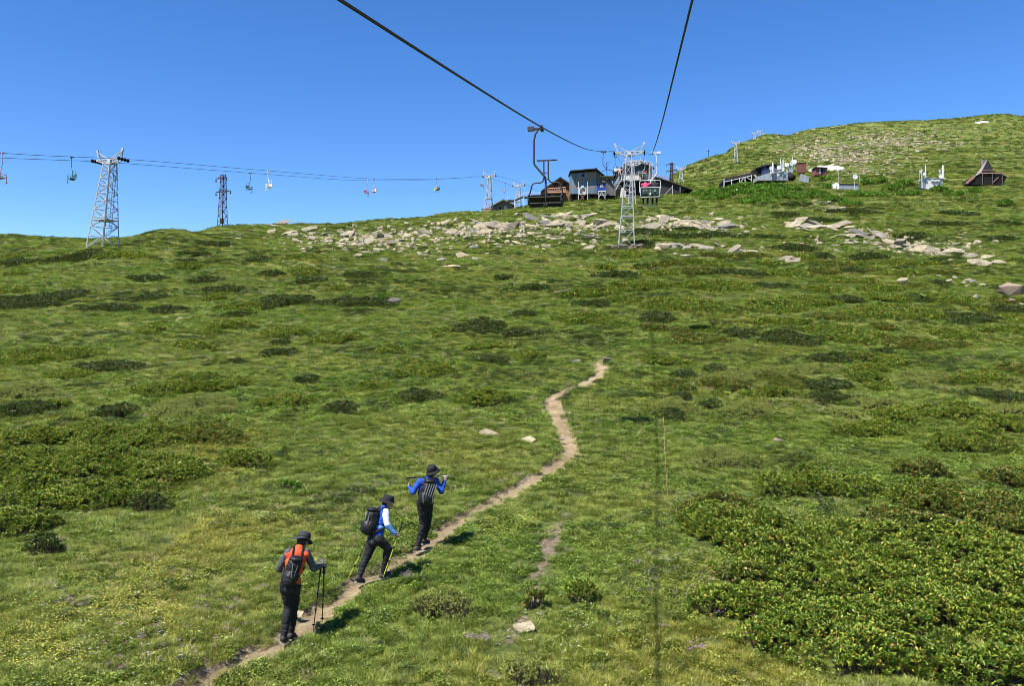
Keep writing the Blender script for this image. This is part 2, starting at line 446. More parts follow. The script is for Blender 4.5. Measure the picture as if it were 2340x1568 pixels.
# ground
def ground_mat():
    m, t, out = new_mat('alpine_turf')
    g = t.nodes.new('ShaderNodeNewGeometry')
    P = g.outputs['Position']
    big = noise(t, P, 0.07, 5, 0.6)
    c1 = ramp(t, big, [(0.30, (0.15, 0.135, 0.04)), (0.42, (0.11, 0.135, 0.025)), (0.52, (0.07, 0.095, 0.02)), (0.62, (0.15, 0.16, 0.04)), (0.74, (0.12, 0.09, 0.035))])
    med = noise(t, P, 0.9, 6, 0.7)
    c2 = mixc(t, 1.0, c1, ramp(t, med, [(0.3, (0.55, 0.6, 0.5)), (0.5, (1.0, 1.0, 1.0)), (0.68, (1.35, 1.3, 1.2))]), 'MULTIPLY')
    fine = noise(t, P, 9.0, 5, 0.8)
    c3 = mixc(t, 1.0, c2, ramp(t, fine, [(0.35, (0.45, 0.5, 0.45)), (0.5, (1.0, 1.0, 1.0)), (0.66, (1.6, 1.5, 1.3))]), 'MULTIPLY')
    # bare earth and scree, from the masks baked when the ground was shaped
    at = t.nodes.new('ShaderNodeAttribute'); at.attribute_name = 'earth'
    er = noise(t, P, 2.2, 6, 0.75)
    mth = t.nodes.new('ShaderNodeMath'); mth.operation = 'ADD'
    t.links.new(at.outputs['Fac'], mth.inputs[0])
    m2 = t.nodes.new('ShaderNodeMath'); m2.operation = 'MULTIPLY_ADD'
    t.links.new(er, m2.inputs[0]); m2.inputs[1].default_value = 1.2; m2.inputs[2].default_value = -0.6
    t.links.new(m2.outputs[0], mth.inputs[1])
    ek = ramp(t, mth.outputs[0], [(0.45, (0, 0, 0)), (0.58, (1, 1, 1))])
    ecol = ramp(t, noise(t, P, 14.0, 5, 0.8), [(0.35, (0.12, 0.085, 0.055)), (0.5, (0.21, 0.16, 0.105)), (0.62, (0.31, 0.26, 0.18))])
    c4 = mixc(t, ek, c3, ecol)
    b = t.nodes.new('ShaderNodeBsdfPrincipled'); b.inputs['Roughness'].default_value = 0.9
    b.inputs['Specular IOR Level'].default_value = 0.2
    t.links.new(c4, b.inputs['Base Color'])
    bn = t.nodes.new('ShaderNodeBump'); bn.inputs['Strength'].default_value = 0.9; bn.inputs['Distance'].default_value = 0.12
    t.links.new(fine, bn.inputs['Height'])
    bn2 = t.nodes.new('ShaderNodeBump'); bn2.inputs['Strength'].default_value = 0.8; bn2.inputs['Distance'].default_value = 0.6
    t.links.new(med, bn2.inputs['Height']); t.links.new(bn2.outputs[0], bn.inputs['Normal'])
    t.links.new(bn.outputs[0], b.inputs['Normal'])
    t.links.new(b.outputs[0], out.inputs[0])
    return m
M['ground'] = ground_mat()

def dirt_mat():
    m, t, out = new_mat('trodden_earth')
    g = t.nodes.new('ShaderNodeNewGeometry'); P = g.outputs['Position']
    c = ramp(t, noise(t, P, 1.6, 6, 0.7), [(0.3, (0.14, 0.098, 0.052)), (0.5, (0.23, 0.17, 0.092)), (0.7, (0.33, 0.26, 0.15))])
    f = noise(t, P, 24.0, 6, 0.85)
    c = mixc(t, 1.0, c, ramp(t, f, [(0.35, (0.5, 0.48, 0.46)), (0.5, (1, 1, 1)), (0.66, (1.5, 1.5, 1.5))]), 'MULTIPLY')
    b = t.nodes.new('ShaderNodeBsdfPrincipled'); b.inputs['Roughness'].default_value = 0.95
    t.links.new(c, b.inputs['Base Color'])
    bn = t.nodes.new('ShaderNodeBump'); bn.inputs['Strength'].default_value = 1.0; bn.inputs['Distance'].default_value = 0.04
    t.links.new(f, bn.inputs['Height']); t.links.new(bn.outputs[0], b.inputs['Normal'])
    t.links.new(b.outputs[0], out.inputs[0])
    return m
M['dirt'] = dirt_mat()

def rock_mat(name, stops):
    m, t, out = new_mat(name)
    tc = t.nodes.new('ShaderNodeTexCoord')
    g = t.nodes.new('ShaderNodeNewGeometry'); P = g.outputs['Position']
    oi = t.nodes.new('ShaderNodeObjectInfo')
    f = noise(t, P, 1.3, 6, 0.65)
    c = ramp(t, f, stops)
    c = mixc(t, 1.0, c, ramp(t, g.outputs['Random Per Island'], [(0, (0.72, 0.72, 0.75)), (0.5, (1, 1, 1)), (1, (1.15, 1.1, 1.0))]), 'MULTIPLY')
    c = mixc(t, 1.0, c, ramp(t, oi.outputs['Random'], [(0, (0.78, 0.78, 0.8)), (1, (1.12, 1.1, 1.05))]), 'MULTIPLY')
    f2 = noise(t, P, 7.0, 6, 0.8)
    c = mixc(t, 1.0, c, ramp(t, f2, [(0.38, (0.62, 0.6, 0.58)), (0.5, (1, 1, 1))]), 'MULTIPLY')
    b = t.nodes.new('ShaderNodeBsdfPrincipled'); b.inputs['Roughness'].default_value = 0.9
    t.links.new(c, b.inputs['Base Color'])
    bn = t.nodes.new('ShaderNodeBump'); bn.inputs['Strength'].default_value = 0.6; bn.inputs['Distance'].default_value = 0.08
    t.links.new(f2, bn.inputs['Height']); t.links.new(bn.outputs[0], b.inputs['Normal'])
    t.links.new(b.outputs[0], out.inputs[0])
    return m
M['rock'] = rock_mat('pale_slab_stone', [(0.3, (0.14, 0.115, 0.085)), (0.5, (0.255, 0.22, 0.15)), (0.7, (0.33, 0.29, 0.19))])
M['rockgrey'] = rock_mat('grey_slab_stone', [(0.3, (0.085, 0.08, 0.075)), (0.5, (0.16, 0.15, 0.13)), (0.7, (0.22, 0.20, 0.17))])
M['rockbrown'] = rock_mat('brown_boulder_stone', [(0.3, (0.13, 0.10, 0.075)), (0.5, (0.2, 0.155, 0.12)), (0.7, (0.27, 0.22, 0.17))])

# ------------------------------------------------------------------ object helpers
def tag(o, label=None, cat=None, group=None, kind=None):
    if label: o['label'] = label
    if cat: o['category'] = cat
    if group: o['group'] = group
    if kind: o['kind'] = kind
    return o

def mesh_np(name, V, Fq, mat, parent=None, smooth=False, mats=None, midx=None):
    """V (n,3), Fq (m,4) or (m,3)"""
    me = bpy.data.meshes.new(name)
    V = np.asarray(V, np.float32); Fq = np.asarray(Fq, np.int32)
    k = Fq.shape[1]
    me.vertices.add(len(V)); me.vertices.foreach_set('co', V.ravel())
    me.loops.add(Fq.size); me.loops.foreach_set('vertex_index', Fq.ravel())
    me.polygons.add(len(Fq))
    me.polygons.foreach_set('loop_start', np.arange(0, Fq.size, k, dtype=np.int32))
    me.polygons.foreach_set('loop_total', np.full(len(Fq), k, np.int32))
    if smooth: me.polygons.foreach_set('use_smooth', np.ones(len(Fq), bool))
    for q in (mats or [mat]): me.materials.append(q)
    if midx is not None: me.polygons.foreach_set('material_index', np.asarray(midx, np.int32))
    me.update(calc_edges=True)
    o = bpy.data.objects.new(name, me)
    COL.objects.link(o)
    if parent: o.parent = parent
    return o

class MB:
    """collects simple solids and links them as one mesh"""
    def __init__(s): s.v = []; s.f = []
    def add(s, vs, fs):
        n = len(s.v); s.v += [Vector(p) for p in vs]; s.f += [tuple(i + n for i in f) for f in fs]; return s
    def box(s, c, d, rot=None):
        c = Vector(c); hx, hy, hz = d[0] / 2, d[1] / 2, d[2] / 2
        P = [Vector((x, y, z)) for z in (-hz, hz) for y in (-hy, hy) for x in (-hx, hx)]
        if rot is not None: P = [rot @ p for p in P]
        return s.add([c + p for p in P], [(0, 2, 3, 1), (4, 5, 7, 6), (0, 1, 5, 4), (2, 6, 7, 3), (0, 4, 6, 2), (1, 3, 7, 5)])
    def tube(s, a, b, r, r2=None, n=6):
        a = Vector(a); b = Vector(b); d = b - a
        if d.length < 1e-6: return s
        r2 = r if r2 is None else r2
        q = d.to_track_quat('Z', 'Y')
        P = []
        for c, rr in ((a, r), (b, r2)):
            for i in range(n):
                an = 2 * math.pi * i / n + math.pi / n
                P.append(c + q @ Vector((math.cos(an) * rr, math.sin(an) * rr, 0)))
        fs = [(i, (i + 1) % n, n + (i + 1) % n, n + i) for i in range(n)]
        fs += [tuple(range(n - 1, -1, -1)), tuple(range(n, 2 * n))]
        return s.add(P, fs)
    def poly(s, pts, r, n=6):
        pts = [Vector(p) for p in pts]
        prev = None; rings = []
        for i, p in enumerate(pts):
            d = (pts[min(i + 1, len(pts) - 1)] - pts[max(i - 1, 0)]).normalized()
            q = d.to_track_quat('Z', 'Y') if prev is None else (prev[1].rotation_difference(d) @ prev[0])
            prev = (q, d)
            rings.append([p + q @ Vector((math.cos(2 * math.pi * k / n) * r, math.sin(2 * math.pi * k / n) * r, 0)) for k in range(n)])
        P = [v for rg in rings for v in rg]; fs = []
        for i in range(len(pts) - 1):
            for k in range(n):
                fs.append((i * n + k, i * n + (k + 1) % n, (i + 1) * n + (k + 1) % n, (i + 1) * n + k))
        fs += [tuple(range(n - 1, -1, -1)), tuple(range((len(pts) - 1) * n, len(pts) * n))]
        return s.add(P, fs)
    def lathe(s, prof, n=20, c=(0, 0, 0), M4=None, sx=1.0, sy=1.0):
        P = []; fs = []
        for (r, z) in prof:
            for k in range(n):
                a = 2 * math.pi * k / n
                P.append(Vector((math.cos(a) * r * sx, math.sin(a) * r * sy, z)))
        for i in range(len(prof) - 1):
            for k in range(n):
                fs.append((i * n + k, i * n + (k + 1) % n, (i + 1) * n + (k + 1) % n, (i + 1) * n + k))
        if prof[0][0] > 1e-4: fs.append(tuple(range(n - 1, -1, -1)))
        if prof[-1][0] > 1e-4: fs.append(tuple(range((len(prof) - 1) * n, len(prof) * n)))
        if M4 is not None: P = [M4 @ p for p in P]
        return s.add([p + Vector(c) for p in P], fs)
    def prism(s, base, ext):
        base = [Vector(p) for p in base]; ext = Vector(ext); n = len(base)
        return s.add(base + [p + ext for p in base], [tuple(range(n - 1, -1, -1)), tuple(range(n, 2 * n))] + [(i, (i + 1) % n, n + (i + 1) % n, n + i) for i in range(n)])
    def ball(s, c, r, n=10, m=6, M3=None):
        P = []; fs = []
        for i in range(m + 1):
            th = math.pi * i / m
            for k in range(n):
                a = 2 * math.pi * k / n
                p = Vector((math.sin(th) * math.cos(a), math.sin(th) * math.sin(a), math.cos(th)))
                p = Vector((p.x * r[0], p.y * r[1], p.z * r[2])) if not isinstance(r, (int, float)) else p * r
                if M3 is not None: p = M3 @ p
                P.append(Vector(c) + p)
        for i in range(m):
            for k in range(n):
                fs.append((i * n + k, (i + 1) * n + k, (i + 1) * n + (k + 1) % n, i * n + (k + 1) % n))
        return s.add(P, fs)
    def build(s, name, mat, parent=None, smooth=False):
        me = bpy.data.meshes.new(name)
        me.from_pydata([tuple(p) for p in s.v], [], s.f)
        me.materials.append(mat)
        bm = bmesh.new(); bm.from_mesh(me)
        bmesh.ops.remove_doubles(bm, verts=bm.verts, dist=1e-5)
        bmesh.ops.recalc_face_normals(bm, faces=bm.faces)
        bm.to_mesh(me); bm.free()
        if smooth:
            for p in me.polygons: p.use_smooth = True
        o = bpy.data.objects.new(name, me)
        COL.objects.link(o)
        if parent: o.parent = parent
        return o

def empty(name, loc, rz=0, rot=None):
    o = bpy.data.objects.new(name, None); COL.objects.link(o)
    o.empty_display_size = 0.3
    o.location = loc
    o.rotation_euler = rot if rot is not None else (0, 0, rz)
    return o

def kids(o, allobs): return [c for c in allobs if c.parent == o]
def copy_tree(o, parent=None, depth=0):
    c = o.copy(); COL.objects.link(c); c.parent = parent
    for ch in list(o.children): copy_tree(ch, c, depth + 1)
    return c

STONY = [(1950, 368, 90, 14, 0.62), (2050, 330, 110, 12, 0.55), (1880, 350, 50, 18, 0.5), (1990, 393, 50, 7, 0.6), (1900, 480, 22, 30, 0.6),
         (700, 545, 120, 16, 0.35), (850, 552, 110, 13, 0.5), (1100, 532, 170, 13, 0.62), (1330, 515, 110, 10, 0.6), (1520, 515, 90, 10, 0.55), (1650, 520, 60, 9, 0.55), (2060, 566, 120, 10, 0.5), (1860, 522, 60, 9, 0.5), (1700, 578, 90, 6, 0.5),
         (600, 665, 40, 7, 0.5), (240, 600, 60, 20, 0.18)]
def stony(x, y):
    z = base_z(x, y); yy = np.maximum(y, 1)
    u = CU + F * x / yy; v = CV - F * z / yy
    e = np.zeros(np.shape(x))
    for (uc, vc, su, sv, am) in STONY:
        e = np.maximum(e, np.where(y > 30, am * np.exp(-((u - uc) / su) ** 2 - ((v - vc) / sv) ** 2), 0))
    return e
# ------------------------------------------------------------------ ground sheet
def build_ground():
    ti = np.linspace(-0.72, 0.72, 760)
    so = np.array([0.76, 0.82, 0.9, 1.0, 1.2, 1.5, 2.0, 3.0, 4.5])
    t = np.concatenate([-so[::-1], ti, so])
    Y = np.concatenate([np.linspace(-78, 5, 40), np.linspace(5.5, 9, 30), np.exp(np.linspace(math.log(9.05), math.log(2400), 900))])
    T, YY = np.meshgrid(t, Y)
    X = T * np.maximum(YY, 9.0)
    Z = height(X, YY)
    V = np.stack([X, YY, Z], -1).reshape(-1, 3)
    nr, nc = X.shape
    a = (np.arange(nr - 1)[:, None] * nc + np.arange(nc - 1)[None, :]).ravel()
    Fq = np.stack([a, a + 1, a + nc + 1, a + nc], 1)
    o = mesh_np('ground', V, Fq, M['ground'], smooth=True)
    x, y = V[:, 0], V[:, 1]
    e = np.zeros(len(V))
    d = line_dist(x, y, RILL); e = np.maximum(e, 0.5 * np.exp(-(d / 0.35) ** 2))
    d = line_dist(x, y, EROS); e = np.maximum(e, (0.55 + 0.5 * fbm(x / 1.3, y / 1.3, 77, 2)) * np.exp(-(d / 0.30) ** 2))
    d = line_dist(x, y, PL); e = np.maximum(e, 0.9 * (1 - sstep(0.22, 0.42, d)))
    # scree and stony ground higher up
    e = np.maximum(e, stony(x, y))
    at = o.data.attributes.new('earth', 'FLOAT', 'POINT')
    at.data.foreach_set('value', e.astype(np.float32))
    tag(o, kind='structure')
    return o
build_ground()

def build_path():
    L = PL
    d = np.gradient(L, axis=0); d /= np.hypot(d[:, 0], d[:, 1])[:, None]
    N = np.stack([-d[:, 1], d[:, 0]], 1)
    k = 15
    rows = []
    for j in range(k):
        s = (j / (k - 1)) * 2 - 1
        w = path_halfwidth(L[:, 0], L[:, 1]) + 0.06
        p = L + N * (s * w)[:, None]
        z = height(p[:, 0], p[:, 1], True)
        prof = 0.022 * (1 - abs(s) ** 3) - 0.05 * (abs(s) > 0.93)
        z = z + prof + 0.012 * fbm(p[:, 0] * 6, p[:, 1] * 6, 55, 3)
        rows.append(np.stack([p[:, 0], p[:, 1], z], 1))
    V = np.array(rows).transpose(1, 0, 2).reshape(-1, 3)
    n = len(L)
    a = (np.arange(n - 1)[:, None] * k + np.arange(k - 1)[None, :]).ravel()
    Fq = np.stack([a, a + 1, a + k + 1, a + k], 1)[:, ::-1]
    o = mesh_np('path', V, Fq, M['dirt'], smooth=True)
    tag(o, kind='structure')
build_path()
# ------------------------------------------------------------------ ground cover: tufts set on points
def blades(n, length, width, spread, lean, seed, seg=3):
    r = np.random.default_rng(seed)
    V = []; Fq = []
    for i in range(n):
        a = r.uniform(0, 2 * math.pi); rad = spread * math.sqrt(r.uniform(0, 1))
        bx, by = rad * math.cos(a), rad * math.sin(a)
        a2 = a + r.normal(0, 0.8)
        L = length * r.uniform(0.55, 1.15); ln = lean * r.uniform(0.4, 1.4)
        w = width * r.uniform(0.7, 1.2)
        px, py = -math.sin(a2), math.cos(a2)
        k = len(V)
        for s in range(seg + 1):
            q = s / seg
            ww = w * (1 - q) ** 0.7 * 0.5 if s < seg else 0.0006
            fx = bx + math.cos(a2) * ln * L * q ** 1.7
            fy = by + math.sin(a2) * ln * L * q ** 1.7
            fz = L * q * (1 - 0.35 * ln * q) - 0.01
            V.append((fx - px * ww, fy - py * ww, fz)); V.append((fx + px * ww, fy + py * ww, fz))
        for s in range(seg):
            Fq.append((k + 2 * s, k + 2 * s + 1, k + 2 * s + 3, k + 2 * s + 2))
    return np.array(V), np.array(Fq)

def leaves(C, az, el, L, Wd, roll=None, fold=0.25):
    """kite leaves as one quad each. C (n,3) base, az/el heading, L length, Wd width"""
    d = np.stack([np.cos(az) * np.cos(el), np.sin(az) * np.cos(el), np.sin(el)], 1)
    s = np.stack([-np.sin(az), np.cos(az), np.zeros_like(az)], 1)
    up = np.cross(d, s)
    if roll is not None:
        s2 = s * np.cos(roll)[:, None] + up * np.sin(roll)[:, None]
        up = np.cross(d, s2); s = s2
    L = L[:, None]; Wd = Wd[:, None]
    tip = C + d * L - up * 0 + np.array([0, 0, -1]) * (L * 0.12)
    m = C + d * L * 0.58
    V = np.stack([C, m - s * Wd / 2 + up * Wd * fold * np.sign(up[:, 2:3] + 1e-6), tip, m + s * Wd / 2 + up * Wd * fold * np.sign(up[:, 2:3] + 1e-6)], 1).reshape(-1, 3)
    Fq = np.arange(len(C) * 4).reshape(-1, 4)
    return V, Fq

def forb(n, spread, Lm, Wm, hgt, seed):
    r = np.random.default_rng(seed)
    a = r.uniform(0, 2 * math.pi, n); rad = spread * np.sqrt(r.uniform(0, 1, n))
    C = np.stack([rad * np.cos(a), rad * np.sin(a), r.uniform(0.0, 1.0, n) ** 0.7 * hgt * (1 - (rad / spread) ** 2 * 0.6)], 1)
    return leaves(C, a + r.normal(0, 0.9, n), r.uniform(0.0, 1.0, n), Lm * r.uniform(0.6, 1.2, n), Wm * r.uniform(0.7, 1.2, n), r.normal(0, 0.5, n))

PROTO = bpy.data.collections.new('ground_cover_forms')       # forms only, never in the scene itself
PROTO_F = bpy.data.collections.new('flower_forms')
def proto(coll, name, V, Fq, mat, mats=None, midx=None):
    o = mesh_np(name, V, Fq, mat, mats=mats, midx=midx)
    COL.objects.unlink(o); coll.objects.link(o)
    return o
# unit-size forms (about 1 m across before scaling); scale decides the real size
g1 = blades(95, 0.55, 0.034, 0.55, 0.8, 1); proto(PROTO, 'a_grass_tuft', *g1, M['grass'])
g2 = blades(95, 0.5, 0.036, 0.6, 1.1, 2); proto(PROTO, 'b_grass_mat', *g2, M['grass'])
g3 = forb(120, 0.55, 0.19, 0.10, 0.34, 3); proto(PROTO, 'c_leafy_mat', *g3, M['forb'])
g4 = forb(110, 0.5, 0.15, 0.09, 0.42, 4); proto(PROTO, 'd_leafy_clump', *g4, M['forb'])
g5 = blades(45, 0.55, 0.035, 0.45, 0.9, 5); proto(PROTO, 'e_dry_tuft', *g5, M['dry'])
g6 = forb(150, 0.6, 0.17, 0.10, 0.42, 6); proto(PROTO, 'f_heath_clump', *g6, M['rhodo_far'])
def flower_form(nm, n, spread, size, hgt, mat, seed):
    r = np.random.default_rng(seed)
    V = []; Fq = []
    for i in range(n):
        a = r.uniform(0, 6.28); rad = spread * math.sqrt(r.uniform(0, 1)); z = hgt * r.uniform(0.6, 1.0)
        c = np.array([rad * math.cos(a), rad * math.sin(a), z])
        for p in range(5):
            b = p * 2 * math.pi / 5 + a
            k = len(V)
            V += [c, c + [math.cos(b - 0.5) * size * .6, math.sin(b - 0.5) * size * .6, size * .15], c + [math.cos(b) * size, math.sin(b) * size, size * .05], c + [math.cos(b + 0.5) * size * .6, math.sin(b + 0.5) * size * .6, size * .15]]
            Fq.append((k, k + 1, k + 2, k + 3))
    proto(PROTO_F, nm, np.array(V), np.array(Fq), mat)
flower_form('a_yellow_heads', 6, 0.16, 0.012, 0.10, M['yellowflower'], 1)
flower_form('b_purple_heads', 7, 0.06, 0.013, 0.14, M['purpleflower'], 2)
flower_form('c_white_heads', 3, 0.12, 0.011, 0.09, M['whiteflower'], 3)

def instancer(name, P, rot, scl, idx, coll):
    me = bpy.data.meshes.new(name)
    me.vertices.add(len(P)); me.vertices.foreach_set('co', np.asarray(P, np.float32).ravel())
    for nm, ty, dat, key in (('rot', 'FLOAT_VECTOR', rot, 'vector'), ('scl', 'FLOAT_VECTOR', scl, 'vector'), ('idx', 'INT', idx, 'value')):
        a = me.attributes.new(nm, ty, 'POINT')
        a.data.foreach_set(key, np.asarray(dat, np.int32 if ty == 'INT' else np.float32).ravel())
    o = bpy.data.objects.new(name, me); COL.objects.link(o)
    g = bpy.data.node_groups.new(name, 'GeometryNodeTree')
    g.interface.new_socket('Geometry', in_out='INPUT', socket_type='NodeSocketGeometry')
    g.interface.new_socket('Geometry', in_out='OUTPUT', socket_type='NodeSocketGeometry')
    ni = g.nodes.new('NodeGroupInput'); no = g.nodes.new('NodeGroupOutput')
    ci = g.nodes.new('GeometryNodeCollectionInfo'); ci.inputs['Collection'].default_value = coll
    ci.inputs['Separate Children'].default_value = True; ci.inputs['Reset Children'].default_value = True
    ip = g.nodes.new('GeometryNodeInstanceOnPoints'); ip.inputs['Pick Instance'].default_value = True
    def na(nm, ty):
        n = g.nodes.new('GeometryNodeInputNamedAttribute'); n.data_type = ty; n.inputs['Name'].default_value = nm
        return n.outputs['Attribute']
    g.links.new(ni.outputs[0], ip.inputs['Points'])
    g.links.new(ci.outputs[0], ip.inputs['Instance'])
    g.links.new(na('idx', 'INT'), ip.inputs['Instance Index'])
    g.links.new(na('rot', 'FLOAT_VECTOR'), ip.inputs['Rotation'])
    g.links.new(na('scl', 'FLOAT_VECTOR'), ip.inputs['Scale'])
    g.links.new(ip.outputs[0], no.inputs[0])
    md = o.modifiers.new('set out', 'NODES'); md.node_group = g
    return o

def scatter_band(y0, y1, n, r, umin=-70, umax=2410):
    Y = np.sqrt(r.uniform(y0 ** 2, y1 ** 2, n)); t = (r.uniform(umin, umax, n) - CU) / F
    X = t * Y
    return X, Y

def visible(x, y, slack=14):
    """in the sheet's lit front: not hidden well behind the skyline"""
    t = x / y; z = base_z(x, y); v = CV - z * F / y
    ok = np.ones(len(x), bool)
    for f in (0.97, 0.92, 0.85, 0.7):
        yy = y * f; vv = CV - base_z(t * yy, yy) * F / yy
        ok &= vv > v - slack * 0.4 * 1.0 * 0 - 3
    return ok & (v < 1640)

# ------------------------------------------------------------------ shrubs
ORD = ['first', 'second', 'third', 'fourth', 'fifth', 'sixth', 'seventh', 'eighth', 'ninth', 'tenth', 'eleventh', 'twelfth', 'thirteenth', 'fourteenth', 'fifteenth', 'sixteenth', 'seventeenth',
       'eighteenth', 'nineteenth', 'twentieth']
def ordw(i):
    """0 -> first ..."""
    i += 1
    if i <= 20: return ORD[i - 1]
    tens = {2: 'twenty', 3: 'thirty', 4: 'forty', 5: 'fifty', 6: 'sixty', 7: 'seventy', 8: 'eighty', 9: 'ninety', 10: 'hundred'}
    tth = {3: 'thirtieth', 4: 'fortieth', 5: 'fiftieth', 6: 'sixtieth', 7: 'seventieth', 8: 'eightieth', 9: 'ninetieth', 10: 'hundredth', 11: 'hundred and tenth', 12: 'hundred and twentieth'}
    if i % 10 == 0: return tth[i // 10]
    if i > 100: return 'hundred and ' + ordw(i - 101)
    return tens[i // 10] + ' ' + ORD[i % 10 - 1]

SHRUBS = []; SHR_E = []
def shrub(u, v, wpx, kind='r', asp=0.62, hgt=None, seed=None, ang=None):
    sd_ = int(seed if seed is not None else u * 13 + v * 7) & 0xffff
    r = np.random.default_rng(sd_)
    c = hit(u, v); Y = c.y
    a = wpx / F * Y / 2; b = max(a * asp * r.uniform(0.85, 1.15), 0.15)
    if ang is None: ang = r.uniform(-0.35, 0.35)
    Hh = hgt * 0.6 if hgt else min(0.62, 0.2 + 0.28 * math.sqrt(a)) * r.uniform(0.85, 1.15)
    px = Y / F                                        # metres per layout pixel
    s = max(0.085, 6.2 * px) if kind != 'j' else max(0.06, 5.5 * px)
    if not hgt and c.y > 22: Hh *= max(0.55, 1 - (c.y - 22) * 0.028)
    nR = int(min(2600, 2.3 * math.pi * a * b / (s * s) + 14))
    rr = np.sqrt(r.uniform(0, 1, nR)); th = r.uniform(0, 6.283, nR)
    lob = 1 + 0.25 * fbm(np.cos(th) * 2.2 + sd_ % 31, np.sin(th) * 2.2, 5, 3) + 0.22 * np.sin(th * 2 + r.uniform(0, 6)) + 0.16 * np.sin(th * 3 + r.uniform(0, 6)) + 0.1 * np.sin(th * 5 + r.uniform(0, 6))
    lx = rr * np.cos(th) * a * lob; ly = rr * np.sin(th) * b * lob
    ca, sa = math.cos(ang), math.sin(ang)
    X = lx * ca - ly * sa; Yy = lx * sa + ly * ca
    dome = np.sqrt(np.clip(1 - rr ** 3.2, 0, 1))
    lump = 0.78 + 0.5 * fbm((X + c.x) / max(0.45, a * 0.35), (Yy + c.y) / max(0.45, a * 0.3), sd_ % 97, 2)
    hz = Hh * dome * lump * np.where(r.uniform(0, 1, nR) < 0.2, r.uniform(0.4, 0.9, nR), 1.0)
    gz = height(X + c.x, Yy + c.y, False) - c.z
    C0 = np.stack([X, Yy, gz + hz], 1)
    L = {'r': 10, 'o': 10, 'd': 8, 'j': 9, 'l': 9}[kind]
    C = np.repeat(C0, L, 0); n = len(C)
    az = np.tile(np.arange(L) * 6.283 / L, nR) + np.repeat(r.uniform(0, 6.28, nR), L) + r.normal(0, 0.2, n)
    el = np.clip(r.normal(0.85, 0.32, n), 0.1, 1.45)
    out = np.repeat(np.stack([X / a, Yy / b], 1), L, 0)       # splay outwards at the rim
    C = C + r.normal(0, s * 0.12, C.shape)
    sz = s * {'r': 1.12, 'o': 1.1, 'd': 0.9, 'j': 0.85, 'l': 1.1}[kind]
    wd = {'r': 0.31, 'o': 0.31, 'd': 0.4, 'j': 0.22, 'l': 0.45}[kind]
    V1, F1 = leaves(C, az, el, sz * r.uniform(0.7, 1.2, n), sz * wd * r.uniform(0.8, 1.2, n), r.normal(0, 0.3, n))
    nm = {'r': 'rhododendron_shrub', 'o': 'rhododendron_shrub', 'd': 'heath_shrub', 'j': 'juniper_shrub', 'l': 'leafy_bush'}[kind]
    root = empty(nm, c)
    mesh_np('foliage', V1, F1, {'r': M['rhodo'], 'o': M['rhodo_rust'], 'd': M['rhodo_far'], 'j': M['juniper'], 'l': M['lush']}[kind], root)
    # woody stems rising from the ground to the leaf heads
    m = min(nR, 260)
    k = r.choice(nR, m, replace=False)
    top = C0[k]; bot = top.copy(); bot[:, :2] *= 0.72
    bot[:, 2] = height(bot[:, 0] + c.x, bot[:, 1] + c.y, False) - c.z - 0.05
    w = max(0.006, 0.5 * px) * np.ones((m, 1))
    sd2 = np.cross(top - bot, np.array([0, 1, 0.2])); sd2 /= np.linalg.norm(sd2, axis=1)[:, None] + 1e-9
    fw2 = np.cross(top - bot, sd2); fw2 /= np.linalg.norm(fw2, axis=1)[:, None] + 1e-9
    VV = []; FF = []
    for j, (p, q) in enumerate(((0, 1), (1, 2), (2, 0))):
        pass
    ring = [sd2 * w, (-0.5 * sd2 + 0.87 * fw2) * w, (-0.5 * sd2 - 0.87 * fw2) * w]
    Vs = np.stack([bot + g for g in ring] + [top + g * 0.5 for g in ring], 1).reshape(-1, 3)
    base = np.arange(m)[:, None] * 6
    Fs = np.concatenate([base + np.array([[0, 1, 4, 3]]), base + np.array([[1, 2, 5, 4]]), base + np.array([[2, 0, 3, 5]])])
    mesh_np('stems', Vs, Fs, M['twig'], root)
    SHR_E.append((c.x, c.y, a, b, ang))
    SHRUBS.append((root, u, v, wpx, kind, c))
    return root

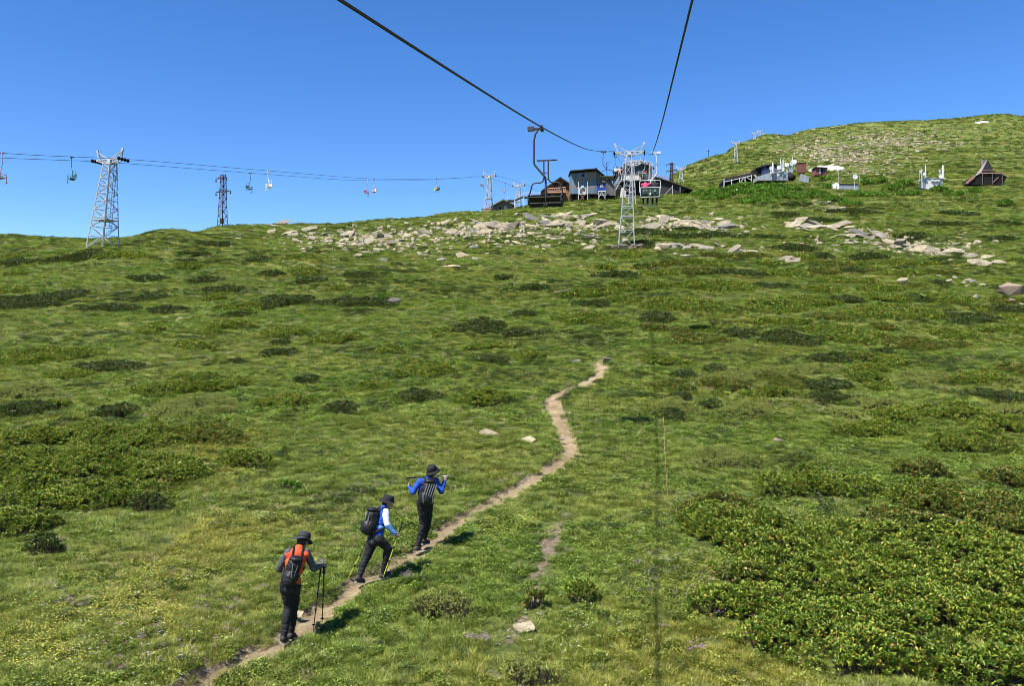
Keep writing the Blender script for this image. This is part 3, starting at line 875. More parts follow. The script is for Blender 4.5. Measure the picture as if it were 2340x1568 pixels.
BIG = [  # right foreground thicket and neighbours
 (1700, 1235, 270, 'r'), (1850, 1130, 200, 'r'), (1640, 1180, 150, 'o'), (1760, 1320, 190, 'r'), (1900, 1355, 220, 'r'), (2050, 1310, 220, 'r'), (2190, 1270, 220, 'r'), (2310, 1320, 200, 'r'),
 (1850, 1440, 230, 'r'), (2000, 1440, 240, 'r'), (2160, 1410, 240, 'r'), (2300, 1440, 240, 'r'), (1990, 1525, 220, 'r'), (2130, 1530, 240, 'r'), (2290, 1540, 240, 'r'), (1740, 1400, 160, 'r'),
 (1940, 1235, 180, 'r'), (2070, 1215, 170, 'o'), (2210, 1170, 210, 'o'), (2320, 1210, 150, 'o'), (2100, 1085, 120, 'o'), (2210, 1025, 190, 'r'), (2300, 985, 150, 'r'), (2180, 955, 170, 'r'),
 (2290, 915, 150, 'd'), (2010, 930, 140, 'j'), (1990, 990, 150, 'r'), (1760, 905, 120, 'r'), (1700, 950, 150, 'j'), (1650, 1065, 190, 'j'), (1520, 832, 100, 'r'), (1500, 732, 95, 'd'),
 (1410, 742, 80, 'r'), (1425, 690, 75, 'r'), (1222, 662, 60, 'd'), (1335, 676, 130, 'r'), (765, 778, 110, 'r'), (965, 850, 165, 'r'), (655, 925, 130, 'r'), (430, 888, 210, 'r'), (440, 945, 240, 'j'),
 (265, 950, 95, 'd'), (60, 905, 170, 'j'), (40, 950, 160, 'd'), (255, 845, 150, 'd'), (95, 822, 190, 'r'), (1190, 768, 110, 'd'), (1095, 752, 130, 'd'), (1200, 722, 60, 'd'), (1150, 638, 45, 'd'),
 (1100, 922, 130, 'r'), (825, 695, 170, 'd'), (640, 695, 150, 'd'), (560, 705, 130, 'r'), (445, 795, 100, 'r'), (700, 872, 70, 'd'), (540, 832, 50, 'd'), (540, 725, 70, 'd'),
 (60, 1015, 220, 'r'), (205, 1005, 230, 'r'), (345, 1010, 230, 'r'), (470, 1005, 190, 'o'), (555, 1060, 130, 'r'), (60, 1085, 240, 'r'), (215, 1080, 250, 'r'), (370, 1090, 240, 'r'),
 (95, 1150, 220, 'r'), (250, 1150, 210, 'r'), (40, 1215, 180, 'r'), (345, 1165, 90, 'd'), (100, 1260, 110, 'd'), (660, 1118, 45, 'l'), (1010, 1405, 165, 'j'), (1215, 1560, 140, 'j'),
 (1640, 1400, 110, 'r'), (1700, 1330, 120, 'o'), (1760, 1480, 120, 'r'), (2250, 1360, 200, 'r'), (2100, 1370, 200, 'r'), (1960, 1300, 170, 'r'), (2130, 1150, 150, 'r'), (2330, 1110, 120, 'o'),
 (1222, 1388, 46, 'o'), (1325, 1375, 70, 'r'), (1455, 660, 150, 'r'), (1570, 705, 190, 'r'), (1640, 660, 170, 'r'), (1690, 765, 90, 'd'), (1610, 755, 80, 'r'), (1800, 700, 200, 'r'),
 (1930, 770, 190, 'r'), (2050, 720, 210, 'r'), (2180, 770, 100, 'r'), (2080, 790, 130, 'o'), (2170, 690, 120, 'r'), (1960, 820, 70, 'o'), (1560, 860, 60, 'd'), (1620, 935, 50, 'd'),
 (30, 700, 180, 'd'), (130, 680, 150, 'd'), (500, 562, 100, 'd'), (440, 585, 60, 'd'), (1860, 850, 140, 'j'), (2230, 870, 140, 'r'), (2120, 870, 130, 'j'),
]
rb = np.random.default_rng(99)
for (u, v, w, k) in BIG:
    asp = 0.62 if v > 900 else 0.8
    if u > 1560 and v > 1100: w = w * 1.14; asp = 0.72
    shrub(u, v, w, k, asp)
taken = [(u, v, w) for (u, v, w, k) in BIG]
def rnd_shrubs(n, u0, u1, v0, v1, w0, w1, kinds, thr):
    done = 0
    for _ in range(n * 30):
        if done >= n: break
        u = rb.uniform(u0, u1); v = rb.uniform(v0, v1); w = rb.uniform(w0, w1)
        if fbm(np.array([u / 130]), np.array([v / 45]), 61, 2)[0] < thr: continue
        if any(abs(u - a) < (w + c) * 0.36 and abs(v - b) < (w + c) * 0.10 for a, b, c in taken): continue
        if 560 < u < 1420 and v < 590: continue
        if float(stony(np.array([hit(u, v).x]), np.array([hit(u, v).y]))[0]) > 0.12: continue
        taken.append((u, v, w)); done += 1
        shrub(u, v, w, kinds[int(rb.integers(len(kinds)))], 0.9)
rnd_shrubs(52, 1330, 2339, 585, 760, 50, 120, 'rrod', -0.25)
rnd_shrubs(26, 1500, 2339, 770, 960, 60, 130, 'rjdo', -0.1)
rnd_shrubs(22, 0, 900, 570, 720, 40, 110, 'ddr', -0.15)
rnd_shrubs(16, 0, 1250, 740, 960, 40, 100, 'drr', 0.0)
rnd_shrubs(18, 1450, 2339, 470, 575, 50, 120, 'dd', -0.1)
# bright bushes round the huts
for (u, v, w, hh) in [(1978, 424, 34, 3.0), (2012, 420, 30, 2.8), (2064, 428, 38, 3.0), (2040, 436, 40, 2.0), (2145, 440, 36, 2.2), (2296, 472, 36, 2.2), (1765, 432, 60, 2.2), (1815, 436, 44, 1.8), (1700, 442, 50, 1.6),
                      (1660, 448, 50, 1.4), (1730, 452, 60, 1.4), (1800, 455, 60, 1.3), (1870, 446, 46, 1.5), (1905, 460, 50, 1.2), (1960, 448, 50, 1.4), (1625, 442, 34, 1.4), (2000, 450, 54, 1.3),
                      (1690, 432, 70, 1.8), (1745, 440, 80, 1.9), (1790, 446, 70, 1.6), (1720, 463, 70, 1.2), (1850, 452, 60, 1.4), (1890, 432, 36, 1.4), (1640, 456, 60, 1.2), (1600, 448, 50, 1.2), (2080, 446, 50, 1.2), (1940, 470, 60, 1.0), (2180, 446, 50, .9), (1838, 415, 26, 1.2), (1885, 412, 30, 1.2), (2225, 440, 34, 1.0)]:
    shrub(u, v, w, 'l', 0.6, hh)
# say which one is which: rows on the slope, counted across
ZONES = [('foreground thicket', lambda u, v: u > 1500 and v > 1060), ('slope right of the path', lambda u, v: u > 1380 and v > 800),
         ('slope below the near tower', lambda u, v: u > 1300 and v > 600), ('stony slope under the huts', lambda u, v: u > 1300 and v > 458), ('green bank beside the huts', lambda u, v: u > 1500),
         ('dark left thicket', lambda u, v: u < 640 and v > 965), ('meadow beside the hikers', lambda u, v: v > 1000), ('mid slope left of the path', lambda u, v: v > 735), ('upper left slope', lambda u, v: True)]
KN = {'r': 'glossy green rhododendron', 'o': 'rusty leaved rhododendron', 'd': 'dark low heath shrub', 'j': 'flat yellow green juniper', 'l': 'bright leafy bush'}
CATN = {'r': 'rhododendron', 'o': 'rhododendron', 'd': 'shrub', 'j': 'juniper', 'l': 'bush'}
from collections import defaultdict
zz = defaultdict(list)
for s in SHRUBS:
    for nm, fn in ZONES:
        if fn(s[1], s[2]): zz[(nm, s[4])].append(s); break
for (nm, k), L in zz.items():
    L.sort(key=lambda s: s[1])
    for i, s in enumerate(L):
        if len(L) == 1: lab = f'the only {KN[k]} on the {nm}'
        else: lab = f'{KN[k]}, {ordw(i)} from the left on the {nm}'
        tag(s[0], lab, CATN[k], 'shrubs growing on the mountainside')
def under_shrub(x, y):
    m = np.zeros(len(x), bool)
    if not len(x): return m
    y0, y1 = y.min(), y.max()
    for (cx, cy, a, b, ang) in SHR_E:
        if cy + a < y0 or cy - a > y1: continue
        k = np.nonzero((abs(x - cx) < a) & (abs(y - cy) < a))[0]
        dx = x[k] - cx; dy = y[k] - cy; ca, sa = math.cos(ang), math.sin(ang)
        m[k] |= ((dx * ca + dy * sa) / (a * 0.92)) ** 2 + ((-dx * sa + dy * ca) / (b * 0.92)) ** 2 < 1
    return m
GX = []; GY = []; GS = []; GI = []
def band(y0, y1, dens, size, mixw, seed, hk=1.0, uclip=(-70, 2410)):
    r = np.random.default_rng(seed)
    area = 0.5 * (y1 ** 2 - y0 ** 2) * (uclip[1] - uclip[0]) / F
    n = int(area * dens)
    x, y = scatter_band(y0, y1, n, r, *uclip)
    k = visible(x, y); x = x[k]; y = y[k]
    d = line_dist(x, y, PL); w = path_halfwidth(x, y)
    k = d > w - 0.03 + size * 0.22 + r.normal(0.0, 0.05, len(d)); x = x[k]; y = y[k]
    k = r.uniform(0, 1, len(x)) > 0.97 * np.exp(-(line_dist(x, y, EROS) / 0.36) ** 2) * (fbm(x / 1.3, y / 1.3, 77, 2) > -0.3)
    k &= r.uniform(0, 1, len(x)) > 1.25 * stony(x, y) * (0.75 + 0.9 * fbm(x / 5, y / 4, 88, 2))
    x = x[k]; y = y[k]
    k = r.uniform(0, 1, len(x)) > 0.9 * np.exp(-(line_dist(x, y, RILL) / 0.3) ** 2); x = x[k]; y = y[k]
    k = ~(under_shrub(x, y) & (r.uniform(0, 1, len(x)) < np.clip(1.25 - y / 60, 0.35, 0.93))); x = x[k]; y = y[k]
    # what grows where: slow noises decide the mix
    p = fbm(x / 6.0, y / 5.0, 31, 3); q = fbm(x / 2.2, y / 2.2, 32, 2); h = fbm(x / 14.0, y / 9.0, 33, 3)
    ww = np.array(mixw, float)[None, :] * np.ones((len(x), 1))
    ww[:, 0] *= np.clip(1 + 2.2 * q, 0.1, 3); ww[:, 1] *= np.clip(1 + 2 * p, 0.1, 3)
    ww[:, 2] *= np.clip(1 - 2.2 * q, 0.1, 3); ww[:, 3] *= np.clip(1 - 2 * p, 0.1, 3)
    ww[:, 4] *= np.clip(1 + 4 * (p - q * .5), 0.05, 4); hp = fbm(x / 2.6, y / 1.9, 34, 3)
    ww[:, 5] *= np.clip(0.15 + 2.2 * h + 14 * np.clip(hp - 0.22 + 0.25 * h, 0, 1), 0.0, 9)
    c = np.cumsum(ww, 1); c /= c[:, -1:]
    i = (r.uniform(0, 1, len(x))[:, None] > c).sum(1)
    s = size * r.uniform(0.65, 1.35, len(x))
    GX.append(x); GY.append(y); GI.append(i); GS.append(np.stack([s, s, s * hk * r.uniform(0.8, 1.3, len(x))], 1))
#            grass mat  leafy clump dry heath
band(6.5, 12, 85, 0.20, [4, 4, 2.2, 1.8, 0.35, 0.0], 101, 0.95)
band(12, 18, 85, 0.20, [4, 4, 2.2, 1.8, 0.35, 0.1], 102, 0.95)
band(18, 28, 48, 0.25, [4, 4, 2.6, 2.4, 0.35, 0.8], 103, 0.9)
band(28, 45, 20, 0.33, [3, 3, 3, 2.5, 0.4, 2.0], 104, 0.85)
band(45, 75, 9.0, 0.42, [3, 3, 3, 2.5, 0.4, 3.5], 105, 0.8)
band(75, 130, 3.6, 0.6, [2.5, 3, 3, 2.5, 0.5, 4.0], 106, 0.7)
band(130, 230, 1.3, 0.85, [2.5, 3, 3, 2.5, 0.5, 5.0], 107, 0.65)
band(230, 420, 0.4, 1.3, [2.5, 3, 3, 2.5, 0.6, 6.0], 108, 0.55, (1480, 2410))
band(420, 760, 0.10, 2.1, [2.5, 3, 3, 2.0, 0.7, 6.0], 109, 0.5, (1600, 2410))
x = np.concatenate(GX); y = np.concatenate(GY); S = np.concatenate(GS); I = np.concatenate(GI)
z = height(x, y) - 0.012
e = 0.15
n = len(x)
rot = np.stack([rng.normal(0, 0.12, n), rng.normal(0, 0.12, n), rng.uniform(0, 6.283, n)], 1)
o = instancer('meadow_grass', np.stack([x, y, z], 1), rot, S, I, PROTO)
tag(o, 'short alpine grass, leafy herbs and heath covering the mountainside', 'grass', kind='stuff')
print('cover points', n)

# flowers, in drifts the photograph shows
FX = []; FI = []; FS = []
def drift(u, v, w, h, n, kind, s=1.0):
    r = np.random.default_rng(int(u * 7 + v))
    U = r.normal(u, w * 0.45, n); Vv = r.normal(v, h * 0.45, n)
    P, ok = hits(U, Vv); P = P[ok]
    FX.append(P); FI.append(np.full(len(P), kind)); FS.append(np.full(len(P), s) * r.uniform(0.7, 1.3, len(P)))
for d in [(60, 1440, 150, 70, 110, 0), (230, 1400, 220, 80, 120, 0), (330, 1330, 200, 70, 80, 0), (500, 1185, 60, 22, 40, 0), (470, 1240, 90, 40, 50, 0), (330, 1400, 90, 60, 60, 0),
          (620, 1180, 80, 40, 40, 0), (90, 1500, 160, 60, 70, 0), (1200, 1180, 120, 40, 80, 0), (1130, 1215, 60, 30, 40, 0), (1300, 790, 200, 40, 120, 0, 1.5), (1180, 760, 120, 30, 50, 0, 1.5),
          (1640, 885, 90, 10, 40, 0, 1.3), (1450, 1100, 300, 200, 60, 0), (1200, 640, 200, 20, 70, 0, 1.8),
          (1490, 1300, 60, 60, 20, 1), (1105, 1475, 45, 18, 16, 1), (1590, 1490, 40, 10, 8, 1), (1550, 1160, 60, 30, 40, 1), (1600, 1190, 50, 20, 30, 1), (930, 1335, 18, 12, 8, 1), (735, 1300, 14, 8, 6, 1),
          (160, 1390, 40, 20, 14, 1), (520, 1400, 120, 60, 26, 1), (350, 1490, 200, 60, 30, 1), (820, 960, 300, 90, 70, 1), (880, 1110, 120, 40, 30, 1), (760, 1120, 200, 60, 30, 1), (1650, 1340, 300, 150, 40, 1),
          (300, 1450, 300, 120, 60, 2), (1300, 1450, 300, 100, 40, 2), (1000, 1100, 400, 200, 60, 2), (700, 1150, 300, 150, 50, 2)]:
    drift(*d)
P = np.concatenate(FX); n = len(P)
s = np.concatenate(FS)
o = instancer('wildflowers', P + [0, 0, 0.02], np.stack([np.zeros(n), np.zeros(n), rng.uniform(0, 6.28, n)], 1), np.stack([s, s, s], 1), np.concatenate(FI), PROTO_F)
tag(o, 'small yellow, purple and white wildflowers dotted through the meadow', 'wildflowers', kind='stuff')


# ------------------------------------------------------------------ rocks
def rock_proto(seed, flat, n=16, jag=0.0):
    r = random.Random(seed)
    bm = bmesh.new()
    for i in range(n):
        a = r.uniform(0, 6.283); q = r.uniform(0.72, 1.0); h = r.choice((-1, 1)) * r.uniform(0.5, 1)
        k = q if r.random() < 0.75 else q * 0.5
        bm.verts.new((math.cos(a) * k, math.sin(a) * k * 0.8, h * flat * (1 if r.random() < .7 else .55)))
    res = bmesh.ops.convex_hull(bm, input=bm.verts)
    bmesh.ops.delete(bm, geom=list({g for g in res['geom_interior'] + res['geom_unused'] if isinstance(g, bmesh.types.BMVert)}), context='VERTS')
    bmesh.ops.dissolve_limit(bm, angle_limit=R(9), verts=bm.verts, edges=bm.edges)
    bmesh.ops.bevel(bm, geom=list(bm.edges), offset=0.035, segments=1, affect='EDGES', profile=0.5)
    bmesh.ops.triangulate(bm, faces=bm.faces)
    bmesh.ops.subdivide_edges(bm, edges=bm.edges, cuts=1)
    for v in bm.verts:
        v.co += Vector((r.uniform(-1, 1), r.uniform(-1, 1), r.uniform(-1, 1) * flat)) * 0.022
    bmesh.ops.recalc_face_normals(bm, faces=bm.faces)
    me = bpy.data.meshes.new('rock')
    bm.to_mesh(me); bm.free()
    return me
SLABS = [rock_proto(100 + i, 0.12 + 0.035 * (i % 4)) for i in range(16)]
BLOCKS = [rock_proto(200 + i, 0.55, 18) for i in range(8)]
for m in SLABS + BLOCKS: m.materials.append(M['rock'])
SLABS_G = [m.copy() for m in SLABS[:8]]
for m in SLABS_G: m.materials[0] = M['rockgrey']
BLOCKS_B = [m.copy() for m in BLOCKS[:4]]
for m in BLOCKS_B: m.materials[0] = M['rockbrown']

rr_ = random.Random(5)
ROCKS = []
def place_rock(u, v, wpx, kind=None, tilt=None, zone=None, label=None, group='rocks lying on the mountainside', lift=0.62, yaw=None, aspect=None):
    c = hit(u, v)
    if not label: wpx *= 1.08
    w = wpx / F * c.y / 2
    kind = kind or rr_.choices(['slab', 'grey', 'block'], [6.5, 2.2, 0.7])[0]
    me = rr_.choice({'slab': SLABS, 'grey': SLABS_G, 'block': BLOCKS, 'brown': BLOCKS_B}[kind])
    o = bpy.data.objects.new('rock', me); COL.objects.link(o)
    sy = w * (aspect or rr_.uniform(0.55, 1.0)); sz = w * rr_.uniform(0.6, 1.05)
    if kind in ('slab', 'grey'):
        tx = rr_.uniform(0.2, 0.7) if tilt is None else tilt
    else:
        tx = rr_.uniform(-0.2, 0.3) if tilt is None else tilt
    q = Euler((tx + 0.2, rr_.uniform(-0.22, 0.22), 0)).to_quaternion()
    q = Quaternion((0, 0, 1), yaw if yaw is not None else rr_.uniform(-0.6, 0.6)) @ q @ Quaternion((0, 0, 1), rr_.uniform(-0.5, 0.5) + (math.pi if rr_.random() < .5 else 0))
    o.rotation_mode = 'QUATERNION'; o.rotation_quaternion = q
    o.scale = (w * 1.2, sy, sz)
    hgt = w * {'slab': 0.22, 'grey': 0.22, 'block': 0.5, 'brown': 0.5}[kind] + abs(math.sin(tx)) * sy * 0.6
    o.location = (c.x, c.y, c.z + hgt * lift)
    ROCKS.append((o, u, v, wpx, kind, zone))
    if label: tag(o, label, 'rock', group)
    return o

def lerp_band(pts, spread, n, w0, w1, zone, power=1.6, kinds=None):
    d = [0]
    for a, b in zip(pts, pts[1:]): d.append(d[-1] + math.hypot(b[0] - a[0], b[1] - a[1]))
    for i in range(n):
        s = rr_.uniform(0, d[-1])
        k = max(j for j in range(len(d)) if d[j] <= s); k = min(k, len(pts) - 2)
        f = (s - d[k]) / (d[k + 1] - d[k])
        u = pts[k][0] * (1 - f) + pts[k + 1][0] * f + rr_.gauss(0, 10)
        v = pts[k][1] * (1 - f) + pts[k + 1][1] * f + rr_.gauss(0, spread)
        w = w0 + (w1 - w0) * rr_.random() ** power
        place_rock(u, v, w, kinds, zone=zone)
ZL = 'stony band left of the near tower'
ZC = 'stony band behind the near tower'
ZR = 'stony band falling away on the right'
ZT = 'ledges under the near tower'
ZS = 'stony ground high on the hill'
ZM = 'open meadow'
# named stones
for a in [(1122, 997, 66, 'slab', 0.45, 'long pale flat stone in the grass left of the path bend', 0.35), (1208, 1010, 44, 'slab', 0.5, 'pale rounded stone in the grass beside the path bend', 0.4),
          (1196, 1444, 62, 'slab', 0.35, 'cream triangular stone at the bottom of the meadow', 1.0), (1163, 1460, 18, 'block', 0.2, 'small round stone tucked against the cream triangular stone', 0.5),
          (1235, 1407, 26, 'slab', 0.5, 'small pale stone under the little dark rhododendron', 0.6),
          (900, 695, 34, 'grey', 0.75, 'grey upright stone poking out of the dark shrubs', 0.9), (1283, 676, 44, 'brown', 0.1, 'brown humped boulder beside the row of dark shrubs', 0.5),
          (2308, 682, 62, 'brown', 0.1, 'big round brown boulder at the right edge', 1.3), (2222, 686, 42, 'grey', 0.3, 'pale grey pair of humps left of the round brown boulder', 0.6),
          (1345, 572, 34, 'slab', 0.6, 'broad pale block left of the near tower foot', 0.8), (1352, 545, 48, 'grey', 0.3, 'dark pointed rock left of the near tower foot', 0.6),
          (1060, 588, 44, 'slab', 0.5, 'large pale slab at the lower edge of the stony band', 0.5), (1030, 612, 58, 'slab', 0.1, 'long flat slab alone below the stony band', 0.2),
          (1640, 505, 30, 'slab', 0.5, 'pale slab pair on the slope under the terrace hut', 0.5), (1880, 347, 20, 'slab', 0.6, 'biggest pale stone in the scree behind the brown hut', 0.6),
          (2058, 650, 30, 'block', 0.3, 'upright brown stone on the right hand ledge', 0.7), (2335, 697, 60, 'slab', 0.3, 'pale slab under the round brown boulder', 0.2),
          (1565, 592, 30, 'block', 0.2, 'rounded stone just right of the near tower foot', 0.6), (678, 1408, 30, 'slab', 0.45, 'pale stone at the path edge behind the orange hiker', 0.6),
          (1283, 1008, 16, 'brown', 0.2, 'small dark stone in the middle of the path', 0.8), (1415, 802, 26, 'slab', 0.3, 'small flat stone above the top of the path', 0.3), (1312, 826, 30, 'grey', 0.3, 'grey stone left of the top of the path', 0.3),
          (1386, 828, 30, 'brown', 0.3, 'dark earthy stone at the very top of the path', 0.4), (2080, 632, 26, 'slab', 0.5, 'flat stone among shrubs above the right hand ledge', 0.4), (1780, 1013, 34, 'brown', 0.1, 'brown lump of earth and stone among the junipers', 0.2)]:
    place_rock(a[0], a[1], a[2], a[3], a[4], label=a[5], lift=a[6])
lerp_band([(640, 530), (760, 556), (860, 548), (960, 545), (1080, 530)], 9, 60, 12, 40, ZL)
lerp_band([(1080, 532), (1180, 515), (1290, 512), (1370, 515), (1420, 513)], 8, 56, 13, 46, ZL)
lerp_band([(1470, 515), (1560, 508), (1620, 522), (1660, 528)], 7, 36, 12, 42, ZC)
lerp_band([(1240, 500), (1370, 490)], 6, 10, 12, 30, ZC)
lerp_band([(700, 575), (850, 585), (1000, 590), (1160, 575), (1330, 560)], 10, 26, 9, 26, ZL)
lerp_band([(1500, 568), (1570, 570), (1640, 570), (1700, 578), (1760, 590), (1820, 604)], 4, 28, 14, 44, ZT)
lerp_band([(1780, 515), (1850, 520), (1920, 530), (1990, 548), (2060, 566), (2130, 580), (2200, 592), (2270, 602)], 6, 60, 14, 50, ZR)
lerp_band([(2150, 630), (2200, 645), (2240, 660)], 4, 10, 12, 26, ZR)
lerp_band([(1870, 470), (1930, 480), (1900, 500)], 6, 10, 8, 18, ZR)
lerp_band([(1880, 345), (1960, 372)], 8, 10, 8, 14, ZS)
lerp_band([(0, 640), (600, 660), (1000, 690), (1300, 700)], 60, 12, 8, 18, ZM)
lerp_band([(1400, 590), (1390, 640), (1380, 700)], 14, 8, 8, 16, ZM)
print('single rocks', len(ROCKS))
zr = defaultdict(list)
for q in ROCKS:
    if 'label' not in q[0]: zr[(q[5], q[4])].append(q)
RN = {'slab': 'pale flat slab', 'grey': 'grey flat slab', 'block': 'chunky pale block', 'brown': 'brown block'}
for (zn, k), L in zr.items():
    L.sort(key=lambda s: s[1])
    for i, q in enumerate(L):
        lab = f'{RN[k]}, {ordw(i)} from left in the {zn}' if len(L) > 1 else f'the only {RN[k]} in the {zn}'
        tag(q[0], lab, 'rock', 'rocks lying on the mountainside')
# the small stones past counting: one object
def small_stones():
    r = np.random.default_rng(12)
    base = []
    for m in (SLABS[:10] + BLOCKS[:4]):
        co = np.empty(len(m.vertices) * 3); m.vertices.foreach_get('co', co)
        fi = np.array([p.vertices[:] for p in m.polygons])
        base.append((co.reshape(-1, 3), fi))
    AV = []; AF = []; off = 0
    def put(u, v, w, k):
        nonlocal off
        Y = hit_base(u, v)
        if Y is None: return
        x = (u - CU) / F * Y
        P.append((x, Y, w / F * Y / 2, k))
    P = []
    def cloud(uc, vc, su, sv, n, w0, w1, uni=False):
        for _ in range(n):
            u = r.normal(uc, su) if not uni else r.uniform(uc - su, uc + su)
            v = r.normal(vc, sv) if not uni else r.uniform(vc - sv, vc + sv)
            put(u, v, w0 + (w1 - w0) * r.random() ** 2.2, int(r.integers(len(base))))
    cloud(1950, 362, 75, 15, 1100, 3, 15); cloud(2040, 325, 95, 12, 1000, 3, 13); cloud(1860, 340, 45, 18, 700, 3, 13); cloud(1980, 392, 50, 7, 350, 3, 12); cloud(2060, 300, 110, 8, 260, 2, 7)
    cloud(1740, 360, 80, 30, 160, 2, 7); cloud(2180, 350, 120, 50, 200, 2, 6); cloud(2150, 500, 150, 45, 260, 2.5, 10); cloud(1900, 480, 24, 30, 120, 3, 10)
    cloud(850, 552, 110, 13, 787, 5, 24); cloud(1150, 530, 150, 15, 1012, 5, 24); cloud(1540, 518, 80, 11, 472, 5, 24); cloud(2060, 566, 110, 14, 675, 5, 24); cloud(1000, 560, 250, 26, 300, 3, 12)
    cloud(1700, 578, 90, 7, 260, 4, 16); cloud(1000, 590, 200, 14, 160, 3, 10); cloud(1620, 410, 50, 12, 60, 2, 6); cloud(1395, 640, 14, 40, 50, 3, 9)
    cloud(1100, 640, 700, 60, 170, 2.5, 8, True); cloud(1200, 800, 1200, 130, 90, 3, 8, True); cloud(1250, 1240, 40, 60, 26, 3, 12); cloud(1160, 1470, 40, 40, 20, 3, 12)
    cloud(1360, 980, 20, 40, 24, 4, 12); cloud(1380, 1080, 30, 15, 16, 4, 12); cloud(700, 665, 60, 10, 40, 3, 9); cloud(250, 600, 120, 20, 40, 3, 9); cloud(2240, 640, 100, 25, 80, 3, 10)
    # stones trodden into the path
    for j in range(240):
        k = int(r.integers(len(PL))); p = PL[k]; a = r.normal(0, 0.17)
        P.append((p[0] + a * 0.7, p[1] + a, r.uniform(0.008, 0.028), int(r.integers(len(base)))))
    P = np.array(P)
    Z = height(P[:, 0], P[:, 1])
    for (x, y, w, k), z in zip(P, Z):
        co, fi = base[int(k)]
        a = r.uniform(0, 6.283); tl = r.uniform(0.0, 0.6) + 0.2; ca, sa = math.cos(a), math.sin(a); ct, st = math.cos(tl), math.sin(tl)
        X = co * [w, w * r.uniform(0.6, 1), w * r.uniform(0.9, 1.5)]
        X = np.stack([X[:, 0] * ca - X[:, 1] * sa, X[:, 0] * sa + X[:, 1] * ca, X[:, 2]], 1)
        X = np.stack([X[:, 0], X[:, 1] * ct - X[:, 2] * st, X[:, 1] * st + X[:, 2] * ct], 1)
        AV.append(X + [x, y, z + w * 0.10]); AF.append(fi + off); off += len(co)
    o = mesh_np('scattered_stones', np.concatenate(AV), np.concatenate(AF), M['rock'])
    tag(o, 'countless small pale stones scattered over the slope and hilltop', 'stones', kind='stuff')
small_stones()
# old snow
def snow_patch(name, pts, label):
    """a shrinking bank of snow: a low mound over the outline, edges sunk in the turf"""
    P = [hit(u, v) for u, v in pts]
    cx = sum(p.x for p in P) / len(P); cy = sum(p.y for p in P) / len(P)
    n = len(P); V = []; Fq = []
    rings = 5
    for j in range(rings + 1):
        f = j / rings
        for p in P:
            x = p.x * (1 - f) + cx * f; y = p.y * (1 - f) + cy * f
            V.append((x, y, H(x, y) - 0.15 + 0.75 * math.sqrt(min(1, f * 2.5))))
    for j in range(rings):
        for k in range(n):
            Fq.append((j * n + k, j * n + (k + 1) % n, (j + 1) * n + (k + 1) % n, (j + 1) * n + k))
    o = mesh_np(name, np.array(V), np.array(Fq), M['snow'], smooth=True)
    tag(o, label, 'snow', 'old snow patches')
snow_patch('snow_patch', [(1838, 392), (1850, 393), (1862, 391), (1872, 386), (1885, 386), (1905, 389), (1922, 388), (1934, 384), (1922, 380), (1905, 379), (1885, 381), (1868, 379), (1858, 385), (1846, 388)],
           'white snow patch lying behind the small brown hut')
snow_patch('snow_patch', [(2226, 281), (2240, 281.5), (2256, 280), (2260, 278), (2248, 278.5), (2234, 279)], 'thin white snow strip along the hilltop skyline')

# ------------------------------------------------------------------ chairlift
def lattice(mb, base, top, wb, wt, n, r_leg, r_br, ax, ay, dbl=True):
    """four tapering legs with zigzag bracing. base/top: centres, ax/ay: unit side directions"""
    base = Vector(base); top = Vector(top)
    def corner(f, sx, sy):
        c = base.lerp(top, f); w = (wb * (1 - f) + wt * f) / 2
        return c + ax * (w * sx) + ay * (w * sy)
    cs = [(-1, -1), (1, -1), (1, 1), (-1, 1)]
    for c in cs: mb.tube(corner(0, *c), corner(1, *c), r_leg, n=4)
    for i in range(n):
        f0 = (i / n) ** 0.85; f1 = ((i + 1) / n) ** 0.85
        for k in range(4):
            a, b = cs[k], cs[(k + 1) % 4]
            if (i + k) % 2: a, b = b, a
            mb.tube(corner(f0, *a), corner(f1, *b), r_br, n=4)
            mb.tube(corner(f1, *cs[k]), corner(f1, *cs[(k + 1) % 4]), r_br * 0.9, n=4)
            if dbl: mb.tube(corner(f0, *b), corner(f1, *a), r_br * 0.7, n=4)

